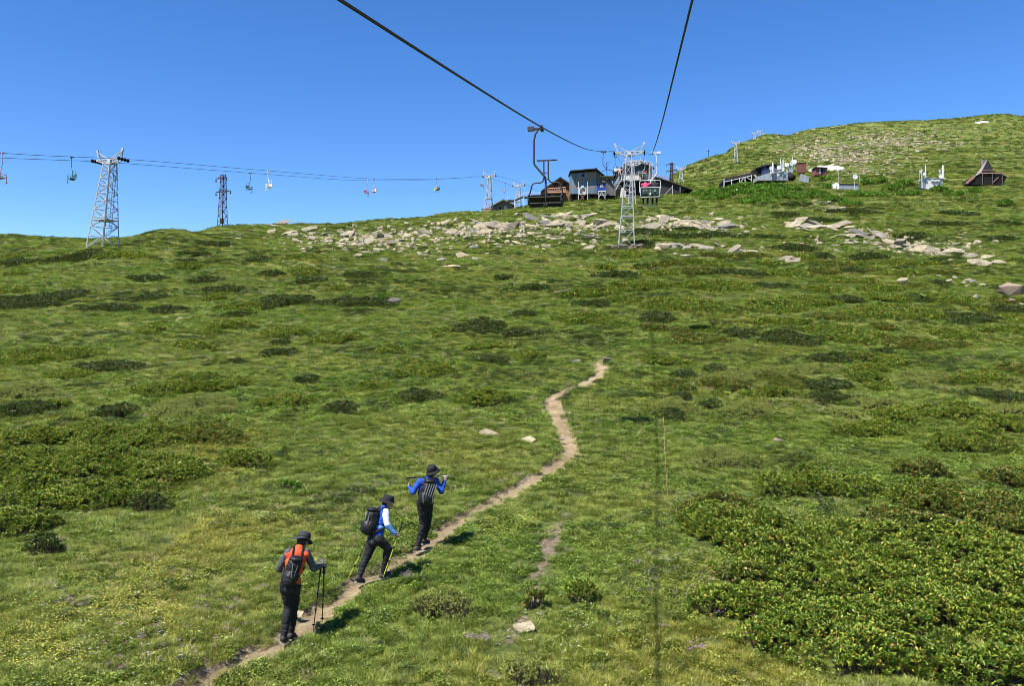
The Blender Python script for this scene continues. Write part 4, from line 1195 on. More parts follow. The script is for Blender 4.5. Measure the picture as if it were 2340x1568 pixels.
def lift_tower(base, hgt, yaw, gauge, label, wb=1.35, wt=0.42, ladder=False, n=9, lean=(0, 0), plinth=None, mat='whitesteel', fat=1.0, dbl=False, detail=True):
    """base: ground point. yaw: heading of the rope line about z (0 = along +Y)"""
    t = empty('lift_tower', base, yaw)
    ax, ay = Vector((1, 0, 0)), Vector((0, 1, 0))
    top = Vector((lean[0], lean[1], hgt))
    m = MB(); lattice(m, (0, 0, 0.05), top, wb, wt, n, 0.055 * fat, 0.034 * fat, ax, ay, dbl)
    f = 0.33; c = top * f; w = wb * (1 - f) + wt * f
    m.box(c, (w + .12, w + .12, 0.09))
    m.build('mast', M[mat], t)
    if plinth:
        p = MB(); w, h = plinth
        p.prism([(-w / 2, -w / 2, -0.9), (w / 2, -w / 2, -0.9), (w / 2, w / 2, -0.9), (-w / 2, w / 2, -0.9)], (0, 0, 0.9 + h))
        rp = random.Random(3)
        for i in range(26):
            s = rp.choice((-1, 1)); q = rp.uniform(-w / 2, w / 2); z = rp.uniform(-0.2, h - 0.1)
            if rp.random() < .6: p.ball((q, -w / 2 * 1.0, z), (0.16, 0.09, 0.11), 6, 4)
            else: p.ball((s * w / 2, q, z), (0.09, 0.16, 0.11), 6, 4)
        p.build('plinth', M['stonework'], t)
    g = gauge / 2
    a = MB(); z = hgt
    # cross arm: bowed lower chord under a straight upper chord, a box at the middle
    for sy in (-0.2, 0.2):
        a.tube(top + Vector((-g * 0.93, sy, 0.42)), top + Vector((g * 0.93, sy, 0.42)), 0.05 * fat, n=4)
        a.poly([top + Vector((-g * 0.93, sy, 0.36)), top + Vector((-g * 0.45, sy, 0.06)), top + Vector((0, sy, -0.08)), top + Vector((g * 0.45, sy, 0.06)), top + Vector((g * 0.93, sy, 0.36))], 0.055 * fat, 5)
        for q in (-0.7, -0.35, 0.35, 0.7):
            a.tube(top + Vector((g * q, sy, 0.42)), top + Vector((g * q * 0.8, sy, 0.1)), 0.03 * fat, n=4)
    for q in (-0.9, -0.5, 0.5, 0.9): a.tube(top + Vector((g * q, -0.2, 0.4)), top + Vector((g * q, 0.2, 0.4)), 0.04 * fat, n=4)
    a.box(top + Vector((0, 0, 0.2)), (0.48, 0.5, 0.52))
    a.build('cross_arm', M[mat], t)
    for s in (-1, 1):
        h = MB()
        tip = top + Vector((s * g * 1.0, 0, 1.55))
        for sy in (-0.22, 0.22):
            h.tube(top + Vector((s * g * 0.74, sy, 0.42)), tip, 0.055 * fat, 0.05 * fat, n=4)
            h.tube(top + Vector((s * 0.12, sy * .6, 0.45)), tip + Vector((-s * 0.12, 0, -0.25)), 0.035 * fat, n=4)
        h.tube(top + Vector((s * g * 0.86, -0.12, 0.98)), top + Vector((s * g * 0.86, 0.12, 0.98)), 0.03 * fat, n=4)
        h.box(tip + Vector((-s * 0.1, 0, -0.12)), (0.22, 0.16, 0.26))
        h.build('rope_catcher', M[mat], t)
        b = MB()
        for k in range(4 if detail else 2):
            yy = (k - (1.5 if detail else 0.5)) * 0.42
            c = top + Vector((s * g, yy, 0.30 - 0.03 * abs(yy)))
            b.prism([c + Vector((-0.055, math.cos(q * math.pi / 6) * 0.2, math.sin(q * math.pi / 6) * 0.2)) for q in range(12)], (0.11, 0, 0))
        b.box(top + Vector((s * (g - 0.1), 0, 0.30)), (0.06, 1.6 if detail else 0.8, 0.1))
        b.tube(top + Vector((s * (g - 0.12), 0, 0.3)), top + Vector((s * g * 0.85, 0, 0.4)), 0.05, n=4)
        b.build('sheave_set', M['rubber'], t)
    if ladder:
        l = MB(); x0 = wt / 2 + 0.42
        pa = top + Vector((x0, 0.1, 0.0)); pb = Vector((wb / 2 + 0.02, 0.1, hgt * 0.2))
        for s in (0, 0.36):
            l.tube(pa - Vector((s, 0, 0)), pb - Vector((s, 0, 0)), 0.022, n=4)
        for k in range(22):
            q = pa.lerp(pb, k / 21); l.tube(q, q - Vector((0.36, 0, 0)), 0.014, n=4)
        l.build('ladder', M['darksteel'], t)
    tag(t, label, 'lift tower', 'white lattice towers carrying the chairlift ropes')
    return t

def double_chair(rope_pt, yaw, label, tube='darksteel', seatm='greenpaint', flip=1, bar=True, marks=False, lod=1, drop=2.2, swing=0.0, tbar=True, scale=1.0, seat_w=1.02, low=False, group='chairs hanging on the lift'):
    """origin at the rope clamp; local +Y is the way the riders face, local +X the side on which the hanger bows out (flip mirrors)"""
    t = empty('lift_chair', rope_pt, 0, rot=(swing, 0, yaw))
    t.scale = (scale,) * 3
    f = flip; n = 8 if lod else 5; r = 0.032 if lod else 0.036
    g = MB(); g.box((0, 0, 0.0), (0.09, 0.36, 0.12)); g.tube((0, 0, 0.0), (f * 0.36, 0, -0.02), 0.04, n=6); g.box((f * 0.34, 0, 0.0), (0.2, 0.12, 0.13))
    g.build('grip', M['darksteel'] if tube == 'darksteel' else M[tube], t)
    h = MB()
    pts = [(f * 0.10, 0, -0.02), (f * 0.20, 0, -0.16), (f * 0.245, 0, -0.36), (f * 0.25, 0, -1.0), (f * 0.225, 0, -1.1), (f * 0.0, 0, -1.36), (-f * 0.10, 0, -1.48), (-f * 0.125, 0, -1.62), (-f * 0.125, -0.02, -drop + 0.02)]
    pts = [(p[0], p[1], p[2] * drop / 2.2) for p in pts]
    h.poly(pts, r * 1.0, n)
    h.build('hanger', M[tube], t)
    cx = -f * 0.125; hw = seat_w / 2; zs = -drop - 0.08
    for s in (-1, 1):
        b = MB()
        c = cx + s * hw * 0.5
        if low:
            b.box((c, -0.20, zs + 0.17), (hw * 0.93, 0.035, 0.22), Matrix.Rotation(R(24), 3, 'X'))
            b.box((c, -0.16, zs + 0.285), (hw * 0.93, 0.05, 0.03))
        else:
            b.box((c, -0.22, zs + 0.28), (hw * 0.93, 0.035, 0.42), Matrix.Rotation(R(10), 3, 'X'))
            b.box((c, -0.245, zs + 0.47), (hw * 0.93, 0.05, 0.04), Matrix.Rotation(R(10), 3, 'X'))
        bo = b.build('backrest', M[seatm], t)
        if marks:
            k = MB(); y = -0.247
            def bar_(x0, z0, x1, z1, w=0.016): k.tube((c + x0, y, zs + 0.30 + z0), (c + x1, y, zs + 0.30 + z1), w / 2, n=4)
            if s * f * 1 < 0:
                bar_(-0.10, -0.06, -0.10, 0.07); bar_(-0.10, 0.07, -0.02, 0.07); bar_(-0.02, 0.07, -0.02, 0.0); bar_(-0.02, 0.0, -0.10, 0.0)
                bar_(0.04, -0.06, 0.04, 0.07); bar_(0.04, 0.07, 0.12, 0.07); bar_(0.04, 0.01, 0.09, 0.01)
            else:
                for q in (-0.05, 0.0, 0.05): bar_(q, -0.06, q, 0.07, 0.02)
                bar_(-0.06, 0.07, 0.06, 0.07); bar_(-0.06, -0.06, 0.06, -0.06)
            k.build('painted_mark', M['whitepaint'], bo)
        q = MB()
        q.box((c, 0.02, zs + (0.07 if low else 0)), (hw * 0.93, 0.46, 0.035), Matrix.Rotation(R(26 if low else 6), 3, 'X'))
        if not low:
            for j in range(3): q.box((c, -0.14 + 0.16 * j, zs - 0.03), (hw * 0.9, 0.03, 0.03))
        q.build('seat', M[seatm], t)
    fr = MB()
    for s in (-1, 1):
        x = cx + s * (hw + 0.01)
        fr.poly([(x, -0.22, zs + 0.26), (x, -0.24, zs + 0.2),] + [(x, -0.24, zs + 0.02), (x, -0.2, zs - 0.06), (x, 0.24, zs - 0.03), (x, 0.30, zs + 0.04), (x, 0.30, zs + 0.2), (x, 0.2, zs + 0.24), (x, -0.2, zs + 0.26)] if low else [(x, -0.30, zs + 0.46), (x, -0.27, zs + 0.30), (x, -0.24, zs + 0.02), (x, -0.2, zs - 0.06), (x, 0.24, zs - 0.03), (x, 0.30, zs + 0.04), (x, 0.30, zs + 0.24), (x, 0.2, zs + 0.28), (x, -0.24, zs + 0.26)], r * 0.72, n)
    fr.tube((cx - hw, -0.27 + .1 * low, zs + (0.27 if low else 0.44)), (cx + hw, -0.27 + .1 * low, zs + (0.27 if low else 0.44)), r * 0.7, n=n)
    fr.tube((cx - hw, -0.2, zs - 0.06), (cx + hw, -0.2, zs - 0.06), r * 0.7, n=n)
    fr.tube((cx - hw, 0.24, zs - 0.03), (cx + hw, 0.24, zs - 0.03), r * 0.7, n=n)
    fr.poly([(cx, -0.02, -drop + 0.05), (cx, -0.12, zs + 0.3), (cx, -0.25, zs + 0.05), (cx, -0.1, zs - 0.08), (cx, 0.2, zs - 0.06)], r * 1.0, n)
    fr.box((cx, -0.02, zs - 0.07), (0.13, 0.3, 0.05))
    fr.build('frame', M[tube], t)
    if bar:
        sb = MB()
        if bar == 'up':
            if tbar: sb.tube((f * 0.136, 0.1, -1.02), (-f * 0.49, 0.1, -1.02), r * 0.8, n=n)
            for s in (-1, 1):
                x = cx - f * 0.02 + s * 0.07
                sb.poly([(x, 0.1, -1.02), (x, 0.08, -1.58), (x + s * 0.04, 0.06, -1.67), (x + s * 0.12, 0.04, -1.70), (x + s * 0.3, 0.02, -1.70), (x + s * 0.38, 0.0, -1.76), (cx + s * (hw + 0.03), -0.1, zs + 0.26), (cx + s * (hw + 0.03), -0.18, zs + 0.05)], r * 0.7, n)
            sb.tube((cx - 0.09, 0.08, -1.4), (cx + 0.09, 0.08, -1.4), r * 0.5, n=n)
            sb.tube((cx - 0.09, 0.08, -1.6), (cx + 0.09, 0.08, -1.6), r * 0.5, n=n)
        else:
            for s in (-1, 1):
                x = cx + s * (hw + 0.05)
                sb.poly([(x, -0.2, zs + 0.2), (x, -0.14, zs + 0.80), (x - s * 0.06, -0.13, zs + 0.86), (cx, -0.13, zs + 0.86)], r * 0.6, n)
                sb.poly([(cx + s * 0.06, 0.42, zs + 0.35), (cx + s * 0.06, 0.5, zs - 0.1), (cx + s * 0.06, 0.44, zs - 0.46)], r * 0.6, n)
            sb.tube((cx - hw, 0.4, zs + 0.36), (cx + hw, 0.4, zs + 0.36), r * 0.7, n=n)
            sb.tube((cx - 0.4, 0.44, zs - 0.46), (cx + 0.4, 0.44, zs - 0.46), r * 0.7, n=n)
        sb.build('safety_bar', M[tube], t)
    tag(t, label, 'lift chair', group)
    return t

def rope(name, pts, r, label, group=None):
    P = [Vector(p) for p in pts]
    d = [0]
    for a, b in zip(P, P[1:]): d.append(d[-1] + (b - a).length)
    arr = np.array([tuple(p) for p in P])
    q = np.linspace(0, d[-1], 160)
    X = np.stack([np.interp(q, d, arr[:, 0]), np.interp(q, d, arr[:, 1]), pchip(np.array(d), arr[:, 2], q)], 1)
    m = MB(); m.poly([tuple(x) for x in X], r, 6)
    o = m.build(name, M['rope'], smooth=True)
    tag(o, label, 'rope', group or 'haul ropes of the chairlifts')
    return o

# ---- our own line: runs past the camera and up to the station
YAW1 = -math.atan(0.157)
def L1(Y, side):          # side -1 left rope, +1 right rope
    return (-3.0 if side < 0 else 0.78) + 0.157 * Y
LZ = [(-25, -2.3), (-8, 0.5), (8.1, 3.46), (25, 6.72), (45, 10.9), (74, 17.65), (100, 23.75), (118, 27.2), (150, 33.4), (172, 37.9), (196, 41.2)]
RZ = [(-25, -0.6), (0, 3.15), (11.6, 4.95), (28, 7.5), (44, 10.45), (72, 17.0), (100, 23.75), (122, 27.6), (150, 33.4), (172, 37.9), (196, 41.2)]
rope('haul_rope', [(L1(Y, -1), Y, z) for Y, z in LZ], 0.021, 'thick dark rope slanting down the sky to the empty chair')
rope('haul_rope', [(L1(Y, 1), Y, z) for Y, z in RZ], 0.020, 'dark rope rising almost straight up from the tower on the right')
def zl(tab, Y): return float(pchip(np.array([a[0] for a in tab], float), np.array([a[1] for a in tab], float), np.array([float(Y)]))[0])
def ropept(Y, side): return (L1(Y, side), Y, zl(LZ if side < 0 else RZ, Y) - 0.04)

b = hit(1429, 564); Yt = 100.0
tx = L1(Yt, -1) * 0.5 + L1(Yt, 1) * 0.5
bz = H(tx - 0.9, Yt)
T1 = lift_tower((tx - 0.35, Yt, bz + 0.05), 23.3 - bz, YAW1, 3.78, 'nearest white lattice lift tower standing among the slabs below the station', wb=1.95, wt=0.55, n=8, lean=(0.35, 0), fat=1.1, dbl=False)
pl = MB(); pl.prism([(-1.9, -1.2, -1.0), (1.9, -1.2, -1.0), (1.9, 1.2, -1.0), (-1.9, 1.2, -1.0)], (0, 0, 1.05))
rp = random.Random(4)
for i in range(60): pl.ball((rp.uniform(-2.0, 2.0), -1.2 + rp.uniform(-0.15, 0.1), rp.uniform(-0.5, 0.1)), (rp.uniform(.1, .3), 0.2, rp.uniform(.08, .2)), 6, 4)
pl.build('footing', M['stonework'], T1)

CH = {}
CH['near'] = double_chair(ropept(25, -1), YAW1 + math.pi, 'large empty double chair with its safety bar raised, hanging nearest on the left rope', 'darksteel', 'rubber', 1, 'up', seat_w=1.0, low=True, drop=2.26)
CH['second'] = double_chair(ropept(74, -1), YAW1 + math.pi, 'empty dark chair in front of the blue sided shed', 'darksteel', 'greenpaint', 1, 'up', seat_w=1.2, low=True, drop=2.4)
CH['couple_down'] = double_chair(ropept(113, -1), YAW1 + math.pi, 'chair carrying two riders in pale clothes downhill just behind the near tower', 'darksteel', 'greenpaint', 1, 'down', seat_w=1.2)
CH['riders'] = double_chair(ropept(44, 1), YAW1, 'dark green double chair with white marks on its two backs', 'greysteel', 'greenpaint', 1, 'down', marks=True, drop=2.3)
CH['riders2'] = double_chair(ropept(122, 1), YAW1, 'dark chair with two riders behind the near tower, under the station roof', 'greysteel', 'greenpaint', 1, 'down')

# ---- second line on the left
hx, hy = 39.1, 110.0
hl = math.hypot(hx, hy); dx2, dy2 = hx / hl, hy / hl
YAW2 = -math.atan2(hx, hy)
def L2(Y, side):
    x = -44.7 + 0.3555 * (Y - 90)
    return Vector((x, Y, 0)) + Vector((dy2, -dx2, 0)) * (1.9 * side)
Z2 = [(40, 12.6), (60, 15.4), (77, 18.0), (90, 20.45), (107, 23.2), (122, 25.6), (138, 28.2), (155, 31.5), (171, 34.9), (188, 38.8), (200, 41.55), (210, 42.6), (221, 43.4), (240, 44.0)]
for s, lab in ((-1, 'thin rope of the second lift, farther of its two strands'), (1, 'thin rope of the second lift, nearer of its two strands')):
    rope('haul_rope', [(L2(Y, s).x, L2(Y, s).y, z + (0.0 if s < 0 else 0.0)) for Y, z in Z2], 0.024, lab)
def rp2(Y, side): p = L2(Y, side); return (p.x, p.y, zl(Z2, Y) - 0.04)
def y2(u, side):        # where on the line a chair seen at column u hangs
    best = min(np.linspace(60, 225, 3300), key=lambda Y: abs(L2(Y, side).x / L2(Y, side).y * F + CU - u))
    return float(best)
p = L2(90, 0); bz = H(p.x - 1.1, 90)
lift_tower((p.x - 1.15, 90, bz - 0.1), 20.15 - bz, YAW2, 3.8, 'lattice lift tower with a ladder on the left skyline', wb=2.3, wt=0.95, n=10, ladder=True, lean=(1.1, 0), fat=1.35, dbl=False)
p = L2(200, 0); bz = H(p.x, 200)
lift_tower((p.x - 0.3, 200, bz + 0.9), 41.2 - bz - 0.9, YAW2, 3.4, 'white lift tower on a square stone plinth beside the small gabled hut', wb=1.7, wt=0.5, n=8, lean=(0.3, 0), plinth=(2.6, 0.0), fat=1.5, detail=False)
p = L2(221, 0); bz = H(p.x, 221)
lift_tower((p.x - 0.2, 221, bz), 43.0 - bz, YAW2, 3.4, 'white lift tower between the small gabled hut and the steel stairs', wb=1.5, wt=0.5, n=6, lean=(0.2, 0), fat=1.5, detail=False)
for (u, side, fwd, tube, seat, lab, sw) in [
    (3, 1, 1, 'mauve', 'creampaint', 'pale chair cut off by the left edge of the view', 0), (165, 1, -1, 'bluetube', 'bluetube', 'teal empty chair just left of the ladder tower', 0.0),
    (570, -1, 1, 'bluetube', 'olive', 'dark olive chair right of the brown pylon', 0), (614, 1, -1, 'creampaint', 'creampaint', 'cream coloured chair on the second lift', 0),
    (838, -1, 1, 'mauve', 'maroon', 'maroon chair, the left one of a close pair on the second lift', 0), (854, 1, -1, 'mauve', 'creampaint', 'pale pink chair, the right one of a close pair on the second lift', 0),
    (997, -1, 1, 'greysteel', 'yellowpaint', 'small yellow chair hanging before the far towers', 0), (999, 1, -1, 'bluetube', 'olive', 'small dark chair crossing the yellow one', 0),
    (1102, -1, 1, 'greysteel', 'olive', 'small grey chair beside the tower on the stone plinth', 0)]:
    Y = y2(u, side)
    double_chair(rp2(Y, side), YAW2 + (0 if fwd > 0 else math.pi) + (-0.35 if fwd > 0 else -0.5), lab, tube, seat, 1, 'down', lod=0, scale=1.0, seat_w=0.8)
Yq = y2(1171, -1)
double_chair(rp2(215, -1), YAW2, 'small reddish chair between the two far towers', 'maroon', 'whitepaint', 1, 'down', lod=0, seat_w=0.7)

# ---- more of our line, in front of the station
p = (L1(170, -1) + L1(170, 1)) / 2; bz = H(p, 170)
lift_tower((p - 0.2, 170, bz), 37.5 - bz, YAW1, 3.5, 'slim white lift tower standing in front of the station', wb=1.6, wt=0.42, n=7, lean=(0.2, 0), fat=1.5, detail=False)
# ---- towers farther up
def far_tower(u, v, vtop, Y, label, n=5, fat=2.0):
    x = (u - CU) / F * Y; z0 = H(x, Y); z1 = -(vtop - CV) / F * Y - 1.5
    lift_tower((x, Y, z0), max(3.0, z1 - z0), -0.25, 3.8, label, wb=1.7, wt=0.55, n=n, plinth=None, fat=fat, detail=False)
far_tower(1556, 426, 378, 300, 'white tower rising from the skyline dip behind the station', fat=2.0)
far_tower(1681, 372, 321, 350, 'solitary white tower on the hill above the terrace hut', 6, 2.2)
far_tower(1724, 331, 301, 520, 'left tower of the three far white ones on the hill skyline', 4, 2.6)
far_tower(1735.7, 320, 296, 575, 'middle and tallest of the three far white skyline towers', 4, 2.6)
far_tower(1746, 316, 303, 620, 'right and lowest of the three far white skyline towers', 4, 2.6)
i = 0
for (u, v, Y) in [(1690, 344, 400), (1698, 339, 420), (1708, 333, 450), (1716, 325, 480), (1728, 318, 520), (1741, 314, 590), (1590, 398, 330), (1604, 394, 335)]:
    q = W(u, v, Y)
    c = MB(); c.box((0, 0, -2.3), (1.1, 0.5, 0.5)); c.tube((0, 0, 0), (0, 0, -2.2), 0.08); c.tube((-0.5, 0, -1.6), (0.5, 0, -1.6), 0.06)
    o = c.build('lift_chair', M['darksteel']); o.location = q
    tag(o, f'tiny dark chair high on the hill, {ordw(i)} up the slope of the farthest lift' if i < 6 else f'tiny dark chair low over the hill foot, {ordw(i - 6)} from the left', 'lift chair', 'chairs hanging on the lift')
    i += 1

# ---- power pylons
def pylon(u, v, vtop, Y, label, arms=(0.93, 0.67), w=1.1, fat=1.0, box=True):
    x = (u - CU) / F * Y; z0 = H(x, Y) - 0.2; h = -(vtop - CV) / F * Y - z0
    t = empty('power_pylon', (x, Y, z0), -0.5)
    m = MB(); lattice(m, (0, 0, 0), (0.25, 0, h), w * 1.5, w * 0.75, 12, 0.07 * fat, 0.045 * fat, Vector((1, 0, 0)), Vector((0, 1, 0)), False)
    if box: m.box((0.05, -0.2, 1.2), (0.6, 0.4, 1.0))
    m.build('mast', M['pylonsteel'], t)
    for a, l in zip(arms, (1.9, 1.9)):
        c = MB(); z = h * a
        for s in (-1, 1):
            e = Vector((0.2 + s * l, 0, z + 0.15))
            if a > 0.9 and s > 0: e = Vector((0.2 + 0.9, 0, z + 0.15))
            for sy in (-0.4, 0.4): c.tube((0.2, sy, z), e, 0.06 * fat, n=4); c.tube((0.2, sy, z + 0.35), e, 0.05 * fat, n=4)
            c.tube(e, e - Vector((0, 0, 0.55)), 0.08, n=5); c.box(e - Vector((0, 0, 0.5)), (0.22, 0.22, 0.2))
        c.build('insulator_arm', M['pylonsteel'], t)
    tag(t, label, 'pylon', 'brown power pylons')
pylon(508, 521, 400, 150, 'tall brown lattice power pylon on the skyline right of the ladder tower', fat=0.9, w=0.85)
pylon(1533, 415, 372, 290, 'small dark pylon on the skyline behind the station roof', fat=1.6, w=0.8, box=False)
o = MB(); p = W(1618, 369, 430); z0 = H(p.x, 430) - 1; o.tube((0, 0, 0), (0, 0, 6.5), 0.14); o.tube((-1.1, 0, 5.6), (1.1, 0, 5.6), 0.1)
o = o.build('power_pole', M['pylonsteel']); o.location = (p.x, 430, z0)
tag(o, 'thin pole with a crossbar on the bare skyline left of the solitary tower', 'pole')
# a thin pale wire lying down the slope under the right rope
w = MB(); wp = []
for (u, v) in [(1517, 905), (1514, 940), (1517, 980), (1518, 1030), (1521, 1080), (1523, 1118), (1526, 1142)]:
    q = hit(u, v); wp.append((q.x, q.y, q.z + 0.09))
w.poly(wp, 0.008, 5)
tag(w.build('fallen_wire', M['railwood']), 'thin pale wire lying straight down the grass slope', 'wire')

# ------------------------------------------------------------------ station, huts and their gear
class Site:
    """a thing laid out in real metres round its own base point"""
    def __init__(s, name, u, v, Y, label, cat, group=None):
        s.o = W(u, v, Y); s.Y = Y
        s.e = empty(name, s.o); tag(s.e, label, cat, group)
    def p(s, u, v, dy=0.0):
        return W(u, v, s.Y + dy) - s.o
    def slab(s, pts, dy0, dy1, mat, name, parent=None):
        """outline given at depth dy0, carried straight back to dy1"""
        P = [s.p(u, v, 0) + Vector((0, dy0, 0)) for u, v in pts]
        return MB().prism(P, (0, dy1 - dy0, 0)).build(name, M[mat], parent or s.e)

def bar_set(name, segs, r, mat, parent, n=4):
    m = MB()
    for a, b in segs: m.tube(a, b, r, n=n)
    return m.build(name, M[mat], parent)

# --- blue sheet shed on stilts
s = Site('sheet_metal_shed', 1335, 452, 186, 'tall lean-to shed with peeling blue and orange sheet walls and a dark slanting roof', 'shed')
wall = s.slab([(1303.5, 443), (1362.5, 443), (1362.5, 391), (1303.5, 396.5)], 0, 4.2, 'bluesheds', 'front_wall')
s.slab([(1328.5, 403), (1334.5, 403), (1334.5, 398), (1328.5, 398)], -0.04, 0.02, 'interior', 'vent')
P = [s.p(1362.6, 444), s.p(1362.6, 391), s.p(1395, 416), s.p(1406, 423), s.p(1406, 447)]
m = MB(); m.prism([q + Vector((0.02, 0.02, 0)) for q in P], (0, 4.0, 0)); m.build('side_lean_to', M['greyplank'], s.e)
m = MB()
a, b, c = s.p(1301, 394.5), s.p(1363, 389), s.p(1397, 417)
m.prism([a + Vector((0, -1.5, 0)), b + Vector((0, -1.5, 0)), b + Vector((0, -1.5, 0.22)), a + Vector((0, -1.5, 0.22))], (0, 6.2, 0))
m.prism([b + Vector((0.0, -0.7, 0.0)), c + Vector((0, -0.7, 0)), c + Vector((0, -0.7, 0.2)), b + Vector((0.0, -0.7, 0.2))], (0, 5.2, 0))
m.build('roof', M['slate'], s.e)
m = MB()
for u in (1304, 1318, 1332, 1346, 1360, 1376, 1392, 1404):
    for dy in (0.2, 3.6): m.tube(s.p(u, 442) + Vector((0, dy, 0.05)), s.p(u, 462) + Vector((0, dy, -1.0)), 0.12, n=4)
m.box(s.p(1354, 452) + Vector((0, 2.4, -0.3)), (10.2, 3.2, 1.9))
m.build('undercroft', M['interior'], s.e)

# --- bright blue cabin on trestles
s = Site('blue_cabin', 1374, 450, 183, 'small bright blue cabin with one white framed window on a trestle', 'cabin')
s.slab([(1366, 437.5), (1383.5, 437.5), (1383.5, 418), (1366, 419)], 0, 1.8, 'bluepaint', 'wall')
f = s.slab([(1370.5, 429), (1378, 428.5), (1378, 421.5), (1370.5, 422)], -0.05, 0.02, 'whitepaint', 'window_frame')
s.slab([(1371.5, 428), (1377, 427.6), (1377, 422.5), (1371.5, 423)], -0.09, -0.04, 'palesheet', 'pane', f)
s.slab([(1366, 438.5), (1383.5, 438), (1383.5, 435.5), (1366, 436)], -0.06, 0.0, 'whitepaint', 'sill_board')
s.slab([(1364.5, 419.3), (1385, 418.2), (1385, 416.8), (1364.5, 417.8)], -0.3, 2.1, 'slate', 'roof')
bar_set('trestle', [(s.p(1367, 437), s.p(1367, 456)), (s.p(1382, 437), s.p(1382, 456)), (s.p(1367, 446), s.p(1385, 446)), (s.p(1367, 454), s.p(1374, 438)), (s.p(1374, 438), s.p(1382, 454))], 0.07, 'greysteel', s.e)

# --- notice board
s = Site('notice_board', 1331, 455, 180, 'white framed notice board on two tall posts in front of the blue shed', 'board')
s.slab([(1322.5, 444), (1339, 444), (1339, 430), (1322.5, 430)], 0, 0.12, 'whitepaint', 'panel')
f = s.slab([(1324.5, 442), (1337, 442), (1337, 432), (1324.5, 432)], -0.03, 0.0, 'greyplank', 'poster')
s.slab([(1331, 438), (1336.5, 438), (1336.5, 442), (1331, 442)], -0.05, -0.03, 'whitepaint', 'poster_patch', f)
m = MB(); m.ball(s.p(1331, 427.5), 0.35, 8, 5); m.box(s.p(1331, 429.6), (0.9, 0.15, 0.15)); m.build('crest', M['whitepaint'], s.e)
for u in (1321.3, 1342.3): bar_set('post', [(s.p(u, 415), s.p(u, 456))], 0.085, 'whitepaint', s.e)
bar_set('brace', [(s.p(1325, 444), s.p(1334, 456)), (s.p(1336, 444), s.p(1326, 456))], 0.06, 'railwood', s.e)

# --- wooden house with balcony
s = Site('wooden_house', 1280, 458, 193, 'orange brown log house with a steep gable and a carved balcony', 'house')
s.slab([(1252, 458), (1303, 458), (1303, 424), (1279.3, 408.6), (1250, 430)], 0, 6, 'orangewood', 'wall')
s.slab([(1237.5, 447), (1253, 445), (1253, 432), (1237.5, 438)], 0.4, 5, 'orangewood', 'side_wing')
g = Vector((0, -1.0, 0))
m = MB(); a, b, c, d = s.p(1279.3, 405.8), s.p(1305.5, 423.2), s.p(1236, 437), s.p(1279.3, 405.8)
m.prism([a + g, b + g, b + g - Vector((0, 0, .3)), a + g - Vector((0, 0, .42))], (0, 7.6, 0))
m.prism([a + g, a + g - Vector((0, 0, .42)), c + g - Vector((0, 0, .3)), c + g], (0, 7.6, 0))
m.build('roof', M['purpleroof'], s.e)
for (u0, u1) in ((1266, 1274), (1285, 1294)):
    w_ = s.slab([(u0, 431), (u1, 431), (u1, 421 if u0 < 1280 else 423), ((u0 + u1) / 2, 417), (u0, 423 if u0 < 1280 else 421)], -0.05, 0.0, 'interior', 'window')
    s.slab([(u0 + 1.2, 430), (u1 - 1.2, 430), (u1 - 1.2, 423.5), (u0 + 1.2, 423.5)], -0.09, -0.04, 'glass', 'pane', w_)
m = MB(); q0, q1 = s.p(1250.5, 434), s.p(1291.5, 431.5); q2, q3 = s.p(1250.5, 443), s.p(1291.5, 442)
for gg in (-1.6,):
    G = Vector((0, gg, 0))
    m.tube(q0 + G, q1 + G, 0.14, n=6); m.tube(q2 + G, q3 + G, 0.12, n=6)
    for i in range(9):
        f0, f1 = i / 8, min(1, (i + 1) / 8)
        m.tube(q0.lerp(q1, f0) + G, q2.lerp(q3, f0) + G, 0.07, n=4)
        if i < 8:
            m.tube(q0.lerp(q1, f0) + G, q2.lerp(q3, (f0 + f1) / 2) + G, 0.055, n=4); m.tube(q0.lerp(q1, f1) + G, q2.lerp(q3, (f0 + f1) / 2) + G, 0.055, n=4)
m.build('balcony_rail', M['railwood'], s.e)
m = MB(); m.prism([q2, q3, q3 + Vector((0, 0, -.15)), q2 + Vector((0, 0, -.15))], (0, -1.7, 0)); m.build('balcony_floor', M['orangewood'], s.e)
bar_set('stilt', [(s.p(u, 443) + Vector((0, -1.4, 0)), s.p(u, 462) + Vector((0, -1.4, 0))) for u in (1254, 1266, 1279, 1290, 1301)], 0.11, 'interior', s.e)

# --- little gabled hut behind the plinth tower
s = Site('gabled_hut', 1150, 480, 214, 'small grey gabled hut half sunk behind the crest below the stairs', 'hut')
m = MB()
m.prism([s.p(1124, 486), s.p(1172, 482), s.p(1172, 469), s.p(1149.7, 458.5), s.p(1124, 474)], (0, 4, 0)); m.build('wall', M['hutwall'], s.e)
f = s.slab([(1151, 481), (1158, 480.5), (1158, 471), (1151, 471.5)], -0.06, 0, 'whitepaint', 'window_frame'); s.slab([(1152.2, 480), (1156.8, 479.6), (1156.8, 472.2), (1152.2, 472.6)], -0.1, -0.05, 'palecloth', 'poster', f)
s.slab([(1141, 483), (1144, 483), (1144, 473), (1141, 473)], -0.05, 0, 'interior', 'door')
m = MB(); a, b, c = s.p(1149.7, 455.8), s.p(1175.5, 468.2), s.p(1121, 472)
G = Vector((0, -1.1, 0))
m.prism([a + G, b + G, b + G - Vector((0, 0, .25)), a + G - Vector((0, 0, .35))], (0, 5.6, 0)); m.prism([a + G, a + G - Vector((0, 0, .35)), c + G - Vector((0, 0, .25)), c + G], (0, 5.6, 0))
m.build('roof', M['greyroof'], s.e)
m = MB(); c0, c1 = s.p(1123, 470), s.p(1091, 489.5)
